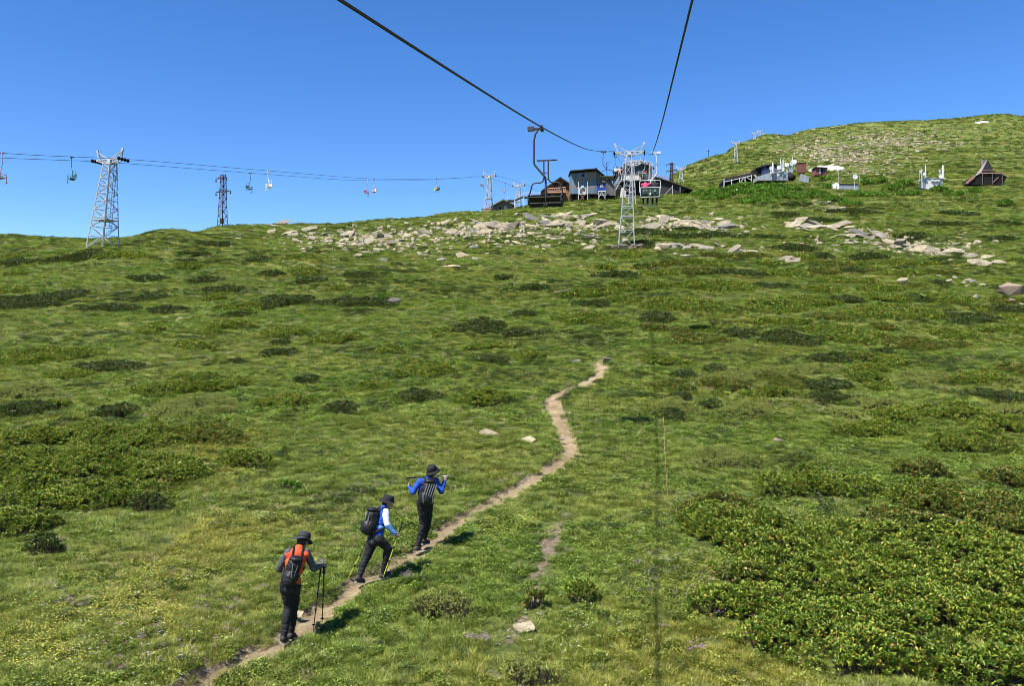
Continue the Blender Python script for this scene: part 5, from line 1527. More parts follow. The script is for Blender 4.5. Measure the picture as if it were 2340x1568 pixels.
m.prism([c0 + G, c0 + G - Vector((0, 0, .3)), c1 + G - Vector((0, 0, .3)), c1 + G], (0, 5.0, 0)); m.build('lean_to_roof', M['corrugated_pale'], s.e)
m = MB(); m.prism([s.p(1123, 474), s.p(1123, 489), s.p(1100, 489)], (0, 3.6, 0)); m.build('porch_infill', M['orangewood'], s.e)  # solid wooden wedge filling the porch below the lean-to roof

# --- steel stairs and landing
s = Site('steel_staircase', 1190, 478, 205, 'grey steel staircase and railed landing between the two huts', 'staircase')
z0 = s.p(1196, 448.5); z1 = s.p(1240, 447.5); zb = s.p(1177, 456.5)
m = MB()
m.prism([z0, z1, z1 - Vector((0, 0, .3)), z0 - Vector((0, 0, .3))], (0, 2, 0)); m.prism([zb - Vector((2.0, 0, 0)), zb, zb - Vector((0, 0, .3)), zb - Vector((2.0, 0, .3))], (0, 2, 0))
for i in range(9): c = zb.lerp(z0, (i + .5) / 9); m.box(c + Vector((0, 0.9, 0)), (0.35, 1.6, 0.08))
m.tube(zb, z0, 0.12, n=4)
m.build('landing_and_steps', M['darksteel'], s.e)
U = Vector((0, 0, 1.0)); seg = [(z0 + U, z1 + U), (zb + U, z0 + U), (zb + U - Vector((2, 0, 0)), zb + U), (z0 + U * .5, z1 + U * .5), (zb + U * .5, z0 + U * .5)]
seg += [(z0.lerp(z1, i / 5), z0.lerp(z1, i / 5) + U) for i in range(6)] + [(zb.lerp(z0, i / 3), zb.lerp(z0, i / 3) + U) for i in range(4)] + [(zb - Vector((2, 0, 0)), zb - Vector((2, 0, 0)) + U)]
bar_set('handrail', seg, 0.05, 'greysteel', s.e)
bar_set('support_post', [(s.p(1196.5, 449), s.p(1196.5, 476)), (s.p(1232, 449), s.p(1232, 474)), (s.p(1175, 457), s.p(1175, 480))], 0.13, 'greysteel', s.e)

# --- upper lift station
s = Site('lift_station', 1452, 448, 192, 'dark corrugated lift station with a gabled roof and a pale beam across its mouth', 'lift station')
s.slab([(1417, 416), (1490, 414), (1490, 385.5), (1452, 369.5), (1414, 387)], 0.0, 12, 'corrugated', 'upper_wall')
m = MB(); a, b, c = s.p(1452, 367.3), s.p(1493.5, 384.5), s.p(1410.5, 387.5); G = Vector((0, -0.9, 0))
m.prism([a + G, b + G, b + G - Vector((0, 0, .25)), a + G - Vector((0, 0, .3))], (0, 14, 0)); m.prism([a + G, a + G - Vector((0, 0, .3)), c + G - Vector((0, 0, .25)), c + G], (0, 14, 0))
m.build('roof', M['slate'], s.e)
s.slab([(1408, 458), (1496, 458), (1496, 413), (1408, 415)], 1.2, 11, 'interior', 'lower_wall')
s.slab([(1424, 408), (1463, 408), (1463, 402.5), (1424, 402.5)], -1.0, -0.4, 'concrete', 'beam')
s.slab([(1423, 414), (1464, 414), (1464, 408.6), (1423, 408.6)], -1.3, -0.5, 'concrete', 'beam')
m = MB(); m.prism([s.p(1415, 458), s.p(1428, 458), s.p(1426.5, 440), s.p(1421, 432), s.p(1417.5, 433)], (0, 2, 0)); m.build('stone_pier', M['concrete'], s.e).location = (0, -2.2, 0)
m = MB(); m.prism([s.p(1483, 460), s.p(1490, 460), s.p(1490, 415), s.p(1483, 415)], (0, 1.2, 0)); m.build('timber_pier', M['greyplank'], s.e).location = (0, -1.5, 0)
bar_set('side_stair', [(s.p(1391, 448) + G, s.p(1413, 409) + G), (s.p(1396, 452) + G, s.p(1418, 413) + G), (s.p(1391, 443) + G, s.p(1413, 404) + G)] + [(s.p(1391 + i * 2.4, 448 - i * 4.2) + G, s.p(1396 + i * 2.4, 450.5 - i * 4.2) + G) for i in range(9)], 0.09, 'greysteel', s.e)
bar_set('front_rail', [(s.p(1406, 432) + G, s.p(1420, 431) + G), (s.p(1406, 428) + G, s.p(1420, 427) + G), (s.p(1406, 424) + G, s.p(1406, 437) + G)], 0.08, 'greyplank', s.e)
# portal frame with the sheaves over the mouth
s = Site('sheave_portal', 1455, 440, 186, 'white lattice portal with guide sheaves over the station mouth', 'portal')
for (u0, u1) in ((1422.5, 1427), (1489, 1484)):
    m = MB(); lattice(m, s.p(u0 if u0 < 1450 else 1486, 414), s.p(u1 if u0 < 1450 else 1487, 372), 0.75, 0.75, 6, 0.055, 0.04, Vector((1, 0, 0)), Vector((0, 1, 0)), False)
    m.build('lattice_post', M['whitesteel'], s.e)
m = MB()
arc = [s.p(u, v) for u, v in [(1425, 374), (1430, 368.5), (1440, 366.5), (1455, 366), (1470, 366.5), (1480, 368), (1488, 373)]]
for dv in (0, -0.55):
    m.poly([q + Vector((0, 0, dv)) for q in arc], 0.07, 5); m.poly([q + Vector((0, 0.8, dv)) for q in arc], 0.06, 5)
for i in range(len(arc) - 1): m.tube(arc[i], arc[i + 1] + Vector((0, 0, -.55)), 0.05, n=4); m.tube(arc[i], arc[i] + Vector((0, .8, 0)), 0.05, n=4)
m.build('arched_girder', M['whitesteel'], s.e)
m = MB(); c = s.p(1455, 371.5)
for k in range(24):
    a0, a1 = k * math.pi / 12, (k + 1) * math.pi / 12
    m.tube(c + Vector((math.cos(a0) * 1.3, math.sin(a0) * 1.3, 0)), c + Vector((math.cos(a1) * 1.3, math.sin(a1) * 1.3, 0)), 0.09, n=4)
for k in range(6): m.tube(c, c + Vector((math.cos(k * 1.047) * 1.3, math.sin(k * 1.047) * 1.3, 0)), 0.05, n=4)
m.build('bull_wheel', M['whitesteel'], s.e)
for u in (1431, 1438, 1474, 1481):
    m = MB(); c = s.p(u, 373)
    for k in range(3): m.prism([c + Vector((-0.06, k * 0.45 + math.cos(q * .7854) * 0.2, math.sin(q * .7854) * 0.2)) for q in range(8)], (0.12, 0, 0))
    m.build('guide_sheave', M['rubber'], s.e)

# --- long timber shed running down to the right of the station
s = Site('long_timber_shed', 1520, 443, 196, 'long dark timber shed sloping down to the grass right of the station', 'shed')
m = MB(); m.prism([s.p(1490, 456), s.p(1523, 452), s.p(1570, 433.5), s.p(1523, 414.5), s.p(1490, 404)], (0, 5, 0)); m.build('wall', M['darkplank'], s.e)
m = MB(); a, b, c = s.p(1489, 402.6), s.p(1524, 413.3), s.p(1581, 434.5); G = Vector((0, -0.7, 0))
m.prism([a + G, b + G, b + G - Vector((0, 0, .25)), a + G - Vector((0, 0, .25))], (0, 6.4, 0)); m.prism([b + G, c + G, c + G - Vector((0, 0, .2)), b + G - Vector((0, 0, .25))], (0, 6.4, 0))
m.build('roof', M['slate'], s.e)
seg = []
for i in range(8):
    q = s.p(1492 + i * 5.2, 402.5 + i * 1.75); seg.append((q, q + Vector((0, 0, 0.95))))
seg += [(s.p(1492, 402.5) + Vector((0, 0, .95)), s.p(1528.5, 414.8) + Vector((0, 0, .95))), (s.p(1492, 402.5) + Vector((0, 0, .5)), s.p(1528.5, 414.8) + Vector((0, 0, .5)))]
bar_set('roof_rail', seg, 0.055, 'railwood', s.e)
m = MB(); m.prism([s.p(1504, 403.5), s.p(1514, 407.5), s.p(1514, 411), s.p(1504, 407.5)], (0, .1, 0)); m.build('red_panel', M['brownbox'], s.e)
m = MB(); m.prism([s.p(1496, 401), s.p(1498.5, 402), s.p(1498.5, 405), s.p(1496, 404)], (0, -.1, 0)); m.build('white_panel', M['whitepaint'], s.e)
bar_set('prop', [(s.p(1516, 447) + G, s.p(1534, 428) + G), (s.p(1535, 424) + G, s.p(1535, 449) + G), (s.p(1552, 428) + G, s.p(1552, 441) + G)], 0.07, 'greysteel', s.e)

# --- terrace building with white posts
s = Site('terrace_building', 1700, 432, 206, 'low dark terrace building with white posts set into the bank', 'building')
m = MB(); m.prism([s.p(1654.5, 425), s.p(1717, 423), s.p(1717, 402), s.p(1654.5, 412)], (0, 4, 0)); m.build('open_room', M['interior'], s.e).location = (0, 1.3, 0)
for (u, v0, v1) in ((1653.8, 409, 427), (1671, 410, 428.5), (1689, 407, 424.5), (1701.8, 404, 425), (1716.5, 400, 422)):
    bar_set('post', [(s.p(u, v0), s.p(u, v1))], 0.13, 'whitepaint', s.e)
bar_set('brace', [(s.p(1690, 418), s.p(1698.5, 407.5)), (s.p(1705, 404.5), s.p(1716.5, 412)), (s.p(1653.8, 416), s.p(1717, 401.0))], 0.11, 'whitepaint', s.e)
m = MB(); m.prism([s.p(1652.5, 414.5), s.p(1718, 400), s.p(1724, 393), s.p(1654, 407.5)], (0, 3.4, 0)); m.build('deck_roof', M['slate'], s.e).location = (0, 0.15, 0)
m = MB(); m.prism([s.p(1718, 423), s.p(1733, 411), s.p(1786, 392), s.p(1786, 373), s.p(1762, 373.5), s.p(1737, 379), s.p(1722, 388)], (0, 5, 0)); m.build('rear_wall', M['interior'], s.e).location = (0, 3.2, 0)
m = MB(); m.prism([s.p(1748, 396), s.p(1786, 390), s.p(1786, 375.5), s.p(1748, 378.5)], (0, .2, 0)); m.build('blue_wall', M['navypaint'], s.e).location = (0, 3.0, 0)
m = MB(); a, b, c = s.p(1735, 379.5), s.p(1762, 372.6), s.p(1783, 371)
m.prism([a, b, b + Vector((0, 0, .25)), a + Vector((0, 0, .25))], (0, 6.5, 0)); m.prism([b, c, c + Vector((0, 0, .25)), b + Vector((0, 0, .25))], (0, 6.5, 0)); m.build('rear_roof', M['slate'], s.e).location = (0, 2.6, 0)
seg = []; top0, top1 = s.p(1663, 401.5), s.p(1738, 379.5)
for i in range(8): q = top0.lerp(top1, i / 7); seg.append((q, q - Vector((0, 0, 1.0))))
seg.append((top0, top1)); seg.append((top0 - Vector((0, 0, .5)), top1 - Vector((0, 0, .5))))
bar_set('rear_rail', seg, 0.06, 'brownbox', s.e).location = (0, 3.6, 0)
m = MB(); m.prism([s.p(1662, 406), s.p(1738, 385), s.p(1738, 381), s.p(1662, 402.5)], (0, .3, 0)); m.build('stone_parapet', M['rock'], s.e).location = (0, 4.0, 0)
m = MB()
for i in range(7): m.box(s.p(1723.5 + i * 1.2, 399.5 + i * 1.7), (0.5, 0.3, 0.12))
m.build('stair_tread', M['whitepaint'], s.e)
o = MB().tube((0, 0, 0), (0, 0, 3.8), 0.06).build('flag_pole', M['bluepaint']); o.location = W(1747.5, 406, 202); tag(o, 'slim blue pole standing before the dark opening of the terrace building', 'pole')

# --- pale metal quonset shelter
s = Site('metal_shelter', 1775, 408, 201, 'low pale metal shelter with a rounded end and two square hatches', 'shelter')
m = MB(); m.prism([s.p(1731, 412), s.p(1800, 412), s.p(1808, 408), s.p(1808, 388), s.p(1796, 392), s.p(1760, 394), s.p(1731, 403)], (0, 4, 0)); m.build('shell', M['palesheet'], s.e)
m = MB(); m.prism([s.p(1799, 395), s.p(1808, 396), s.p(1810, 386), s.p(1801, 387)], (0, .8, 0)); m.build('raised_hood', M['palesheet'], s.e).location = (0, -0.9, 0)
for u in (1775.5, 1786):
    f = s.slab([(u, 403.5), (u + 7, 403), (u + 7, 397.5), (u, 398)], -0.08, 0, 'whitepaint', 'hatch_frame'); s.slab([(u + 1, 402.6), (u + 6, 402.2), (u + 6, 398.4), (u + 1, 398.8)], -0.12, -0.06, 'greysteel', 'hatch', f)
m = MB(); m.ball((0, 0, 0), (1.0, 1.0, 0.85), 14, 8); o = m.build('storage_tank', M['interior'], smooth=True); o.location = W(1808.5, 405.5, 199); tag(o, 'round black storage tank beside the pale metal shelter', 'tank')

def dish(u, v, r, Y, yaw, label, pole=1.6, mat='whitepaint', el=0.1):
    t = empty('antenna_dish', W(u, v, Y), 0, rot=(0, 0, yaw))
    m = MB(); prof = [(0.02, 0.0)] + [(r * k / 6, 0.28 * r * (k / 6) ** 2) for k in range(1, 7)] + [(r * 0.97, 0.30 * r), (r * 0.5, 0.12 * r), (0.02, 0.05)]
    m.lathe(prof, 20, M4=Matrix.Rotation(R(90) - el, 4, 'X')); m.build('reflector', M[mat], t, smooth=True)
    m = MB(); m.tube((0, 0.12, 0.1), (0, 0.12, -pole), 0.06); m.build('mount_pole', M['greysteel'], t)
    m = MB(); m.tube((0, 0, 0), (0, -r * 0.55, 0.0), 0.035); m.ball((0, -r * 0.55, 0), 0.09, 8, 5); m.build('feed', M['greysteel'], t)
    tag(t, label, 'dish antenna', 'dish antennas beside the huts')
for i, (u, v, r, yaw, lab) in enumerate([(1761.5, 385, 0.55, .1, 'leftmost round dish over the metal shelter'), (1779.5, 383.5, 0.55, -.3, 'round dish just left of the pair of white tube masts'), (1783.5, 379, 0.45, .5, 'dish between the two white tube masts'),
     (1797, 377, 0.55, -.2, 'dish right of the two white tube masts'), (1799.5, 381.5, 0.45, .4, 'lower dish tucked under the one right of the tube masts'), (1807.5, 374.5, 0.6, .2, 'second dish from the right of the antenna cluster'),
     (1814.3, 370.5, 0.6, -.4, 'topmost dish at the right end of the antenna cluster'), (1762.5, 394.5, 0.5, .2, 'low dish resting at the left of the shelter hatches'), (1787, 388, 0.5, 0, 'cream dish in the middle of the antenna cluster')]):
    dish(u, v, r, 200.5, yaw, lab)
def tube_mast(u, v0, v1, Y, label, r=0.14, mat='whitepaint', braces=False):
    a = W(u, v0, Y); h = (v0 - v1) / F * Y
    m = MB(); m.tube((0, 0, 0), (0, 0, h), r, n=8); m.tube((0, 0, h), (0, 0, h + 0.25), r * 0.5, n=6)
    m.box((0, 0, 0.1), (r * 3.2, r * 3.2, 0.2)); m.tube((0, 0, h * .6), (0.3, -0.1, h * .6), r * .4, n=4)
    if braces: m.tube((0, 0, h * .55), (2.0, 0, 0.1), 0.06, n=4); m.tube((0, 0, h * .3), (1.0, 0, 0.1), 0.05, n=4)
    o = m.build('antenna_mast', M[mat]); o.location = a; tag(o, label, 'mast', 'antenna masts beside the huts')
tube_mast(1765.5, 396, 372.5, 200, 'thick white tube mast with slanting stays at the left of the dishes', 0.2, braces=True)
tube_mast(1783, 382, 364.5, 201, 'thin white tube mast, left one of the close pair', 0.12)
tube_mast(1789, 385, 366, 201, 'thicker white tube mast, right one of the close pair', 0.17)
tube_mast(1810, 384, 359.5, 201, 'tallest thin white mast at the right end of the dishes', 0.12)
m = MB(); m.box((0, 0, 1.3), (1.9, 1.6, 2.6)); m.box((0, 0, 2.64), (2.2, 1.9, 0.1)); m.box((0.55, -0.82, 1.2), (0.7, 0.05, 1.9))
o = m.build('metal_cabinet', M['brownbox']); o.location = W(1830, 396, 215); tag(o, 'red brown metal cabinet between the dishes and the snow patch', 'cabinet')
m = MB()
A, B_, C_, D_ = [W(u, v, 198) - W(1836, 408, 198) for u, v in [(1823.5, 412.5), (1846.5, 418), (1849, 404.5), (1829, 397.5)]]
m.prism([A, B_, C_, D_], (0.2, 0.5, 0.1)); m.prism([D_, C_, C_ + Vector((0.7, 1.6, -.5)), D_ + Vector((0.3, 1.6, -.3))], (0, 0, 0.1)); m.tube(A, A + Vector((-.6, 1, -.4)), .1)
o = m.build('tilted_sheet_shack', M['corrugated_pale']); o.location = W(1836, 408, 198); tag(o, 'blue grey sheet metal shack leaning over at a tilt', 'shack')

# --- small brown hut by the snow
s = Site('brown_hut', 1875, 402, 250, 'small brown hut with pale window and dark door in front of the snow patch', 'hut')
s.slab([(1862, 400), (1888.5, 400.5), (1888.5, 384), (1864, 383.5)], 0, 3, 'brownbox', 'wall')
for u in (1870.5, 1880): s.slab([(u, 396), (u + 4, 396), (u + 4, 385.5), (u, 385.5)], -.06, 0, 'palesheet' if u < 1875 else 'glass', 'window')
s.slab([(1875.5, 400), (1879, 400), (1879, 386), (1875.5, 386)], -.06, 0, 'interior', 'door')
s.slab([(1861, 383.8), (1890.5, 384.3), (1890.5, 382.8), (1861, 382.0)], -.6, 3.6, 'slate', 'roof')
s.slab([(1862, 402.5), (1889, 403), (1889, 400), (1862, 399.8)], .2, 2.8, 'interior', 'base')

# --- grey container cabin with dish
s = Site('container_cabin', 1930, 440, 203, 'pale container cabin with a white gable end and a long blue grey side', 'cabin')
a, b, c, d = s.p(1906, 440), s.p(1917.3, 441.5), s.p(1960.5, 441), s.p(1949, 438)
a = a + Vector((0, 1.6, 0))
def wallp(P, Q, h, mat, nm):
    m = MB(); m.prism([P, Q, Q + Vector((0, 0, h)), P + Vector((0, 0, h))], (0.02, 0.05, 0)); return m.build(nm, M[mat], s.e)
m = MB(); e1 = Vector((0, 3, 0))
m.prism([b, c, c + Vector((-0.4, 2.6, 0)), a], (0, 0, 2.25)); m.build('side_wall', M['containergrey'], s.e)
m = MB(); m.prism([b + Vector((-.04, -.04, 0)), a + Vector((-.04, -.02, 0)), a + Vector((-.04, -.02, 2.3)), b.lerp(a, .35) + Vector((-.04, -.03, 2.75)), b + Vector((-.04, -.04, 2.4))], (-0.06, -0.03, 0)); g_ = m.build('gable_end', M['whitepaint'], s.e)
m = MB(); m.box(b.lerp(a, .3) + Vector((-.12, -.08, 1.5)), (0.2, 0.06, 0.4)); m.build('vent', M['interior'], g_)
m = MB(); m.prism([b + Vector((0, -.2, 2.28)), c + Vector((0, -.2, 2.2)), c + Vector((-0.4, 2.8, 2.3)), a + Vector((0, .2, 2.32))], (0, 0, .1)); m.build('roof', M['slate'], s.e)
s.slab([(1920, 442.5), (1948, 443.5), (1948, 438.5), (1920, 437.5)], -.4, .1, 'concrete', 'plinth')
dish(1952.7, 404.5, 0.66, 200, 0.05, 'big round white dish on a pole over the container cabin', 3.2)
m = MB(); m.tube((0, 0, 0), (0, 0, 3.1), .06); m.box((0, 0, 3.1), (.35, .3, .22)); o = m.build('light_mast', M['greysteel']); o.location = W(1914.7, 417, 203); tag(o, 'grey mast with a small box on top at the white gable end', 'mast')
m = MB(); m.tube((0, 0, 0), (0, 0, 2.1), .05); m.tube((-.35, 0, 1.0), (.8, 0, 1.05), .04); m.box((0, 0, 1.9), (.16, .16, .5)); o = m.build('aerial', M['palesheet']); o.location = W(1963, 421, 203); tag(o, 'thin aerial with a crossbar at the edge of the leafy bush', 'aerial')

# --- white equipment cabin with antennas
s = Site('equipment_cabin', 2132, 431, 203, 'white equipment cabin with two round lamps under its eave', 'cabin')
s.slab([(2115, 432), (2153.5, 432), (2153.5, 411.5), (2115, 407.5)], 0, 3, 'whitepaint', 'wall')
m = MB(); m.prism([s.p(2106, 430), s.p(2115, 432), s.p(2115, 407.5), s.p(2107, 411)], (0.03, .5, 0)); m.build('side_wall', M['palesheet'], s.e)
s.slab([(2105.5, 411.5), (2115, 406.8), (2154.5, 411), (2154.5, 409.8), (2115, 405.4), (2105.5, 410)], -.25, 3.1, 'palesheet', 'roof')
s.slab([(2126, 415), (2147, 416), (2147, 411.5), (2126, 410.5)], -.3, -.02, 'greysteel', 'lamp_bracket')
for u in (2129.5, 2139): m = MB(); m.ball(s.p(u, 413.5) + Vector((0, -.35, 0)), 0.2, 10, 6); m.build('lamp', M['whitepaint'], s.e, smooth=True)
dish(2101.8, 393, .42, 202.5, .3, 'small dish on the left pole of the equipment cabin', 2.4); dish(2111.5, 398, .42, 202.3, -.2, 'lower small dish beside the left pole of the equipment cabin', 1.2)
tube_mast(2105.8, 428, 385.5, 202, 'left pole standing beside the equipment cabin', .09); tube_mast(2114, 407, 379.5, 203, 'white tube mast on the left roof edge of the equipment cabin', .13)
tube_mast(2154, 409, 379.5, 203, 'thick white mast on the right roof corner of the equipment cabin', .28)
dish(2146, 397.5, .5, 202.5, .6, 'upper dish of the cluster on the right roof corner', .9); dish(2149, 404, .42, 202.2, -.5, 'lower dish of the cluster on the right roof corner', .6); dish(2146, 391, .3, 203, .1, 'smallest dish at the top of the right roof cluster', .8)

# --- A-frame hut on stilts
s = Site('a_frame_hut', 2255, 424, 205, 'steep A-frame hut with a dark open undercroft on stilts', 'hut')
m = MB(); ap = s.p(2256.5, 365.5); l0, r0 = s.p(2242.2, 394), s.p(2273, 396); bl = s.p(2225, 404.5)
back = Vector((-0.6, 5.0, 0.3))
m.prism([l0, r0, ap], (0.0, 0.12, 0)); m.build('gable_wall', M['purpleroof'], s.e)  # front gable's shade is painted in with the near-black sheet
m = MB(); m.add([ap, l0, bl, ap + Vector((1.7, 3.6, .75)), ap + Vector((.12, .1, -.1)), l0 + Vector((.12, .12, 0)), bl + Vector((.12, .12, 0)), ap + Vector((1.75, 3.7, .65))],
      [(0, 1, 2, 3), (4, 7, 6, 5), (0, 4, 5, 1), (1, 5, 6, 2), (2, 6, 7, 3), (3, 7, 4, 0)]); m.build('left_roof', M['greyroof'], s.e)
m = MB(); m.add([ap, r0, r0 + Vector((2.4, 4, .6)), ap + Vector((1.7, 3.6, .75)), ap + Vector((-.1, .1, -.1)), r0 + Vector((-.15, .1, -.1)), r0 + Vector((2.2, 4, .5)), ap + Vector((1.6, 3.6, .6))],
      [(0, 1, 2, 3), (4, 7, 6, 5), (0, 4, 5, 1), (1, 5, 6, 2), (2, 6, 7, 3), (3, 7, 4, 0)]); m.build('right_roof', M['purpleroof'], s.e)
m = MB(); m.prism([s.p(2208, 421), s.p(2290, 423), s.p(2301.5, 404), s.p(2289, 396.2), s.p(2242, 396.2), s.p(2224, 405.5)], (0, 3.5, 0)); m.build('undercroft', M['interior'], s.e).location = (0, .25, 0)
m = MB(); m.prism([s.p(2241, 396.6), s.p(2290, 397), s.p(2290, 395.6), s.p(2241, 395.2)], (0, -.1, 0)); m.prism([s.p(2242, 389), s.p(2292, 388.5), s.p(2292, 387.6), s.p(2242, 388)], (0, -.1, 0))
for u in (2266, 2280, 2291): m.tube(s.p(u, 388), s.p(u, 396), .05, n=4)
m.tube(s.p(2291, 388), s.p(2302, 401), .07, n=4); m.tube(s.p(2289, 396), s.p(2302, 404), .09, n=4)
m.build('balcony_rail', M['railwood'], s.e)
for u in (2243.5, 2266.3, 2289): bar_set('stilt', [(s.p(u, 396) + Vector((0, -.1, 0)), s.p(u, 425) + Vector((0, -.1, 0)))], .1, 'greyplank', s.e)
bar_set('brace', [(s.p(2268, 417), s.p(2281, 404))], .07, 'railwood', s.e)
bar_set('stair', [(s.p(2206.5, 418), s.p(2224, 401)), (s.p(2209, 420), s.p(2227, 405))] + [(s.p(2206.5 + i * 2.2, 418 - i * 2.1), s.p(2209 + i * 2.2, 420 - i * 2.0)) for i in range(9)], .1, 'railwood', s.e)
bar_set('stove_pipe', [(s.p(2243, 380), s.p(2243, 364)), (s.p(2243.3, 368.5), s.p(2254, 366))], .11, 'palesheet', s.e)

# ------------------------------------------------------------------ people
def capsule(mb, a, b, ra, rb, n=12):
    a = Vector(a); b = Vector(b)
    d = b - a
    q = d.to_track_quat('Z', 'Y') if d.length > 1e-6 else Quaternion()
    prof = []
    L = d.length
    for k in range(5): th = math.pi / 2 * (1 - k / 4); prof.append((ra * math.cos(th), -ra * math.sin(th)))
    for k in range(5): th = math.pi / 2 * (k / 4); prof.append((rb * math.cos(th), L + rb * math.sin(th)))
    prof[0] = (0.0008, prof[0][1]); prof[-1] = (0.0008, prof[-1][1])
    M4 = Matrix.Translation(a) @ q.to_matrix().to_4x4()
    mb.lathe(prof, n, M4=M4)

def ellip(mb, c, r, M3=None): mb.ball(c, r, 16, 10, M3)

def blend(mb, name, mat, parent, voxel=0.012, smooth=6, fold=0.0, fscale=9.0, seed=0):
    """fuses the overlapping forms into one continuous skin"""
    me = bpy.data.meshes.new(name)
    me.from_pydata([tuple(p) for p in mb.v], [], mb.f)
    tmp = bpy.data.objects.new('tmp', me); COL.objects.link(tmp)
    bm = bmesh.new(); bm.from_mesh(me); bmesh.ops.recalc_face_normals(bm, faces=bm.faces); bm.to_mesh(me); bm.free()
    r = tmp.modifiers.new('r', 'REMESH'); r.mode = 'VOXEL'; r.voxel_size = voxel
    s = tmp.modifiers.new('s', 'SMOOTH'); s.factor = 0.5; s.iterations = smooth
    dg = bpy.context.evaluated_depsgraph_get()
    out = bpy.data.meshes.new_from_object(tmp.evaluated_get(dg))
    bpy.data.objects.remove(tmp); bpy.data.meshes.remove(me)
    n = len(out.vertices)
    if fold > 0 and n:
        co = np.empty(n * 3); out.vertices.foreach_get('co', co); co = co.reshape(-1, 3)
        no = np.empty(n * 3); out.vertices.foreach_get('normal', no); no = no.reshape(-1, 3)
        f = fbm(co[:, 0] * fscale + co[:, 2] * fscale * 0.7, co[:, 2] * fscale * 1.6 + co[:, 1] * fscale * 0.8, 300 + seed, 3)
        co = co + no * (f * fold)[:, None]
        out.vertices.foreach_set('co', co.ravel())
    for p in out.polygons: p.use_smooth = True
    out.materials.clear(); out.materials.append(mat)
    o = bpy.data.objects.new(name, out); COL.objects.link(o); o.parent = parent
    return o

def basis(fwd, up=Vector((0, 0, 1))):
    f = Vector(fwd).normalized(); r = f.cross(up).normalized(); u = r.cross(f).normalized()
    return Matrix((r, f, u)).transposed()            # columns: right, forward, up

def hand(mb, wrist, elbow, palm_n, s=1.0, curl=0.6):
    """palm, four unequal fingers and a thumb, following on from the forearm"""
    d = (wrist - elbow).normalized(); n = Vector(palm_n); n = (n - d * n.dot(d)).normalized(); sd = d.cross(n)
    c = wrist + d * 0.045 * s
    M3 = Matrix((sd, d, n)).transposed()
    ellip(mb, c, (0.040 * s, 0.050 * s, 0.019 * s), M3)
    for k, L in enumerate((0.070, 0.080, 0.075, 0.058)):
        a = wrist + d * 0.085 * s + sd * (0.028 - 0.0185 * k) * s
        q = a; ang = 0.0
        for j, f in enumerate((0.45, 0.32, 0.23)):
            ang += curl * (0.7 + 0.3 * j)
            e = q + (d * math.cos(ang) + n * math.sin(ang)) * L * f * s
            capsule(mb, q, e, 0.0095 * s, 0.0085 * s, 8); q = e
    a = wrist + d * 0.03 * s + sd * 0.035 * s
    e = a + (d * 0.55 + sd * 0.5 + n * 0.55).normalized() * 0.04 * s; capsule(mb, a, e, 0.012 * s, 0.0105 * s, 8)
    capsule(mb, e, e + (d * 0.6 + n * 0.75).normalized() * 0.03 * s, 0.0105 * s, 0.009 * s, 8)
    return c

def head(mb, c, M3, s=1.0):
    ellip(mb, c + M3 @ Vector((0, -0.005, 0.02)) * s, (0.076 * s, 0.095 * s, 0.095 * s), M3)
    ellip(mb, c + M3 @ Vector((0, 0.022, -0.045)) * s, (0.058 * s, 0.068 * s, 0.07 * s), M3)
    ellip(mb, c + M3 @ Vector((0, 0.07, -0.088)) * s, (0.024 * s, 0.022 * s, 0.02 * s), M3)          # chin
    capsule(mb, c + M3 @ Vector((0, 0.088, 0.005)) * s, c + M3 @ Vector((0, 0.112, -0.028)) * s, 0.010 * s, 0.016 * s, 8)   # nose
    capsule(mb, c + M3 @ Vector((-0.02, 0.086, -0.058)) * s, c + M3 @ Vector((0.02, 0.086, -0.058)) * s, 0.009 * s, 0.009 * s, 8)   # lips
    for k in (-1, 1):
        capsule(mb, c + M3 @ Vector((k * 0.015, 0.084, 0.022)) * s, c + M3 @ Vector((k * 0.045, 0.074, 0.022)) * s, 0.010 * s, 0.009 * s, 8)   # brow
        ellip(mb, c + M3 @ Vector((k * 0.078, -0.005, -0.005)) * s, (0.010 * s, 0.020 * s, 0.033 * s), M3)    # ear

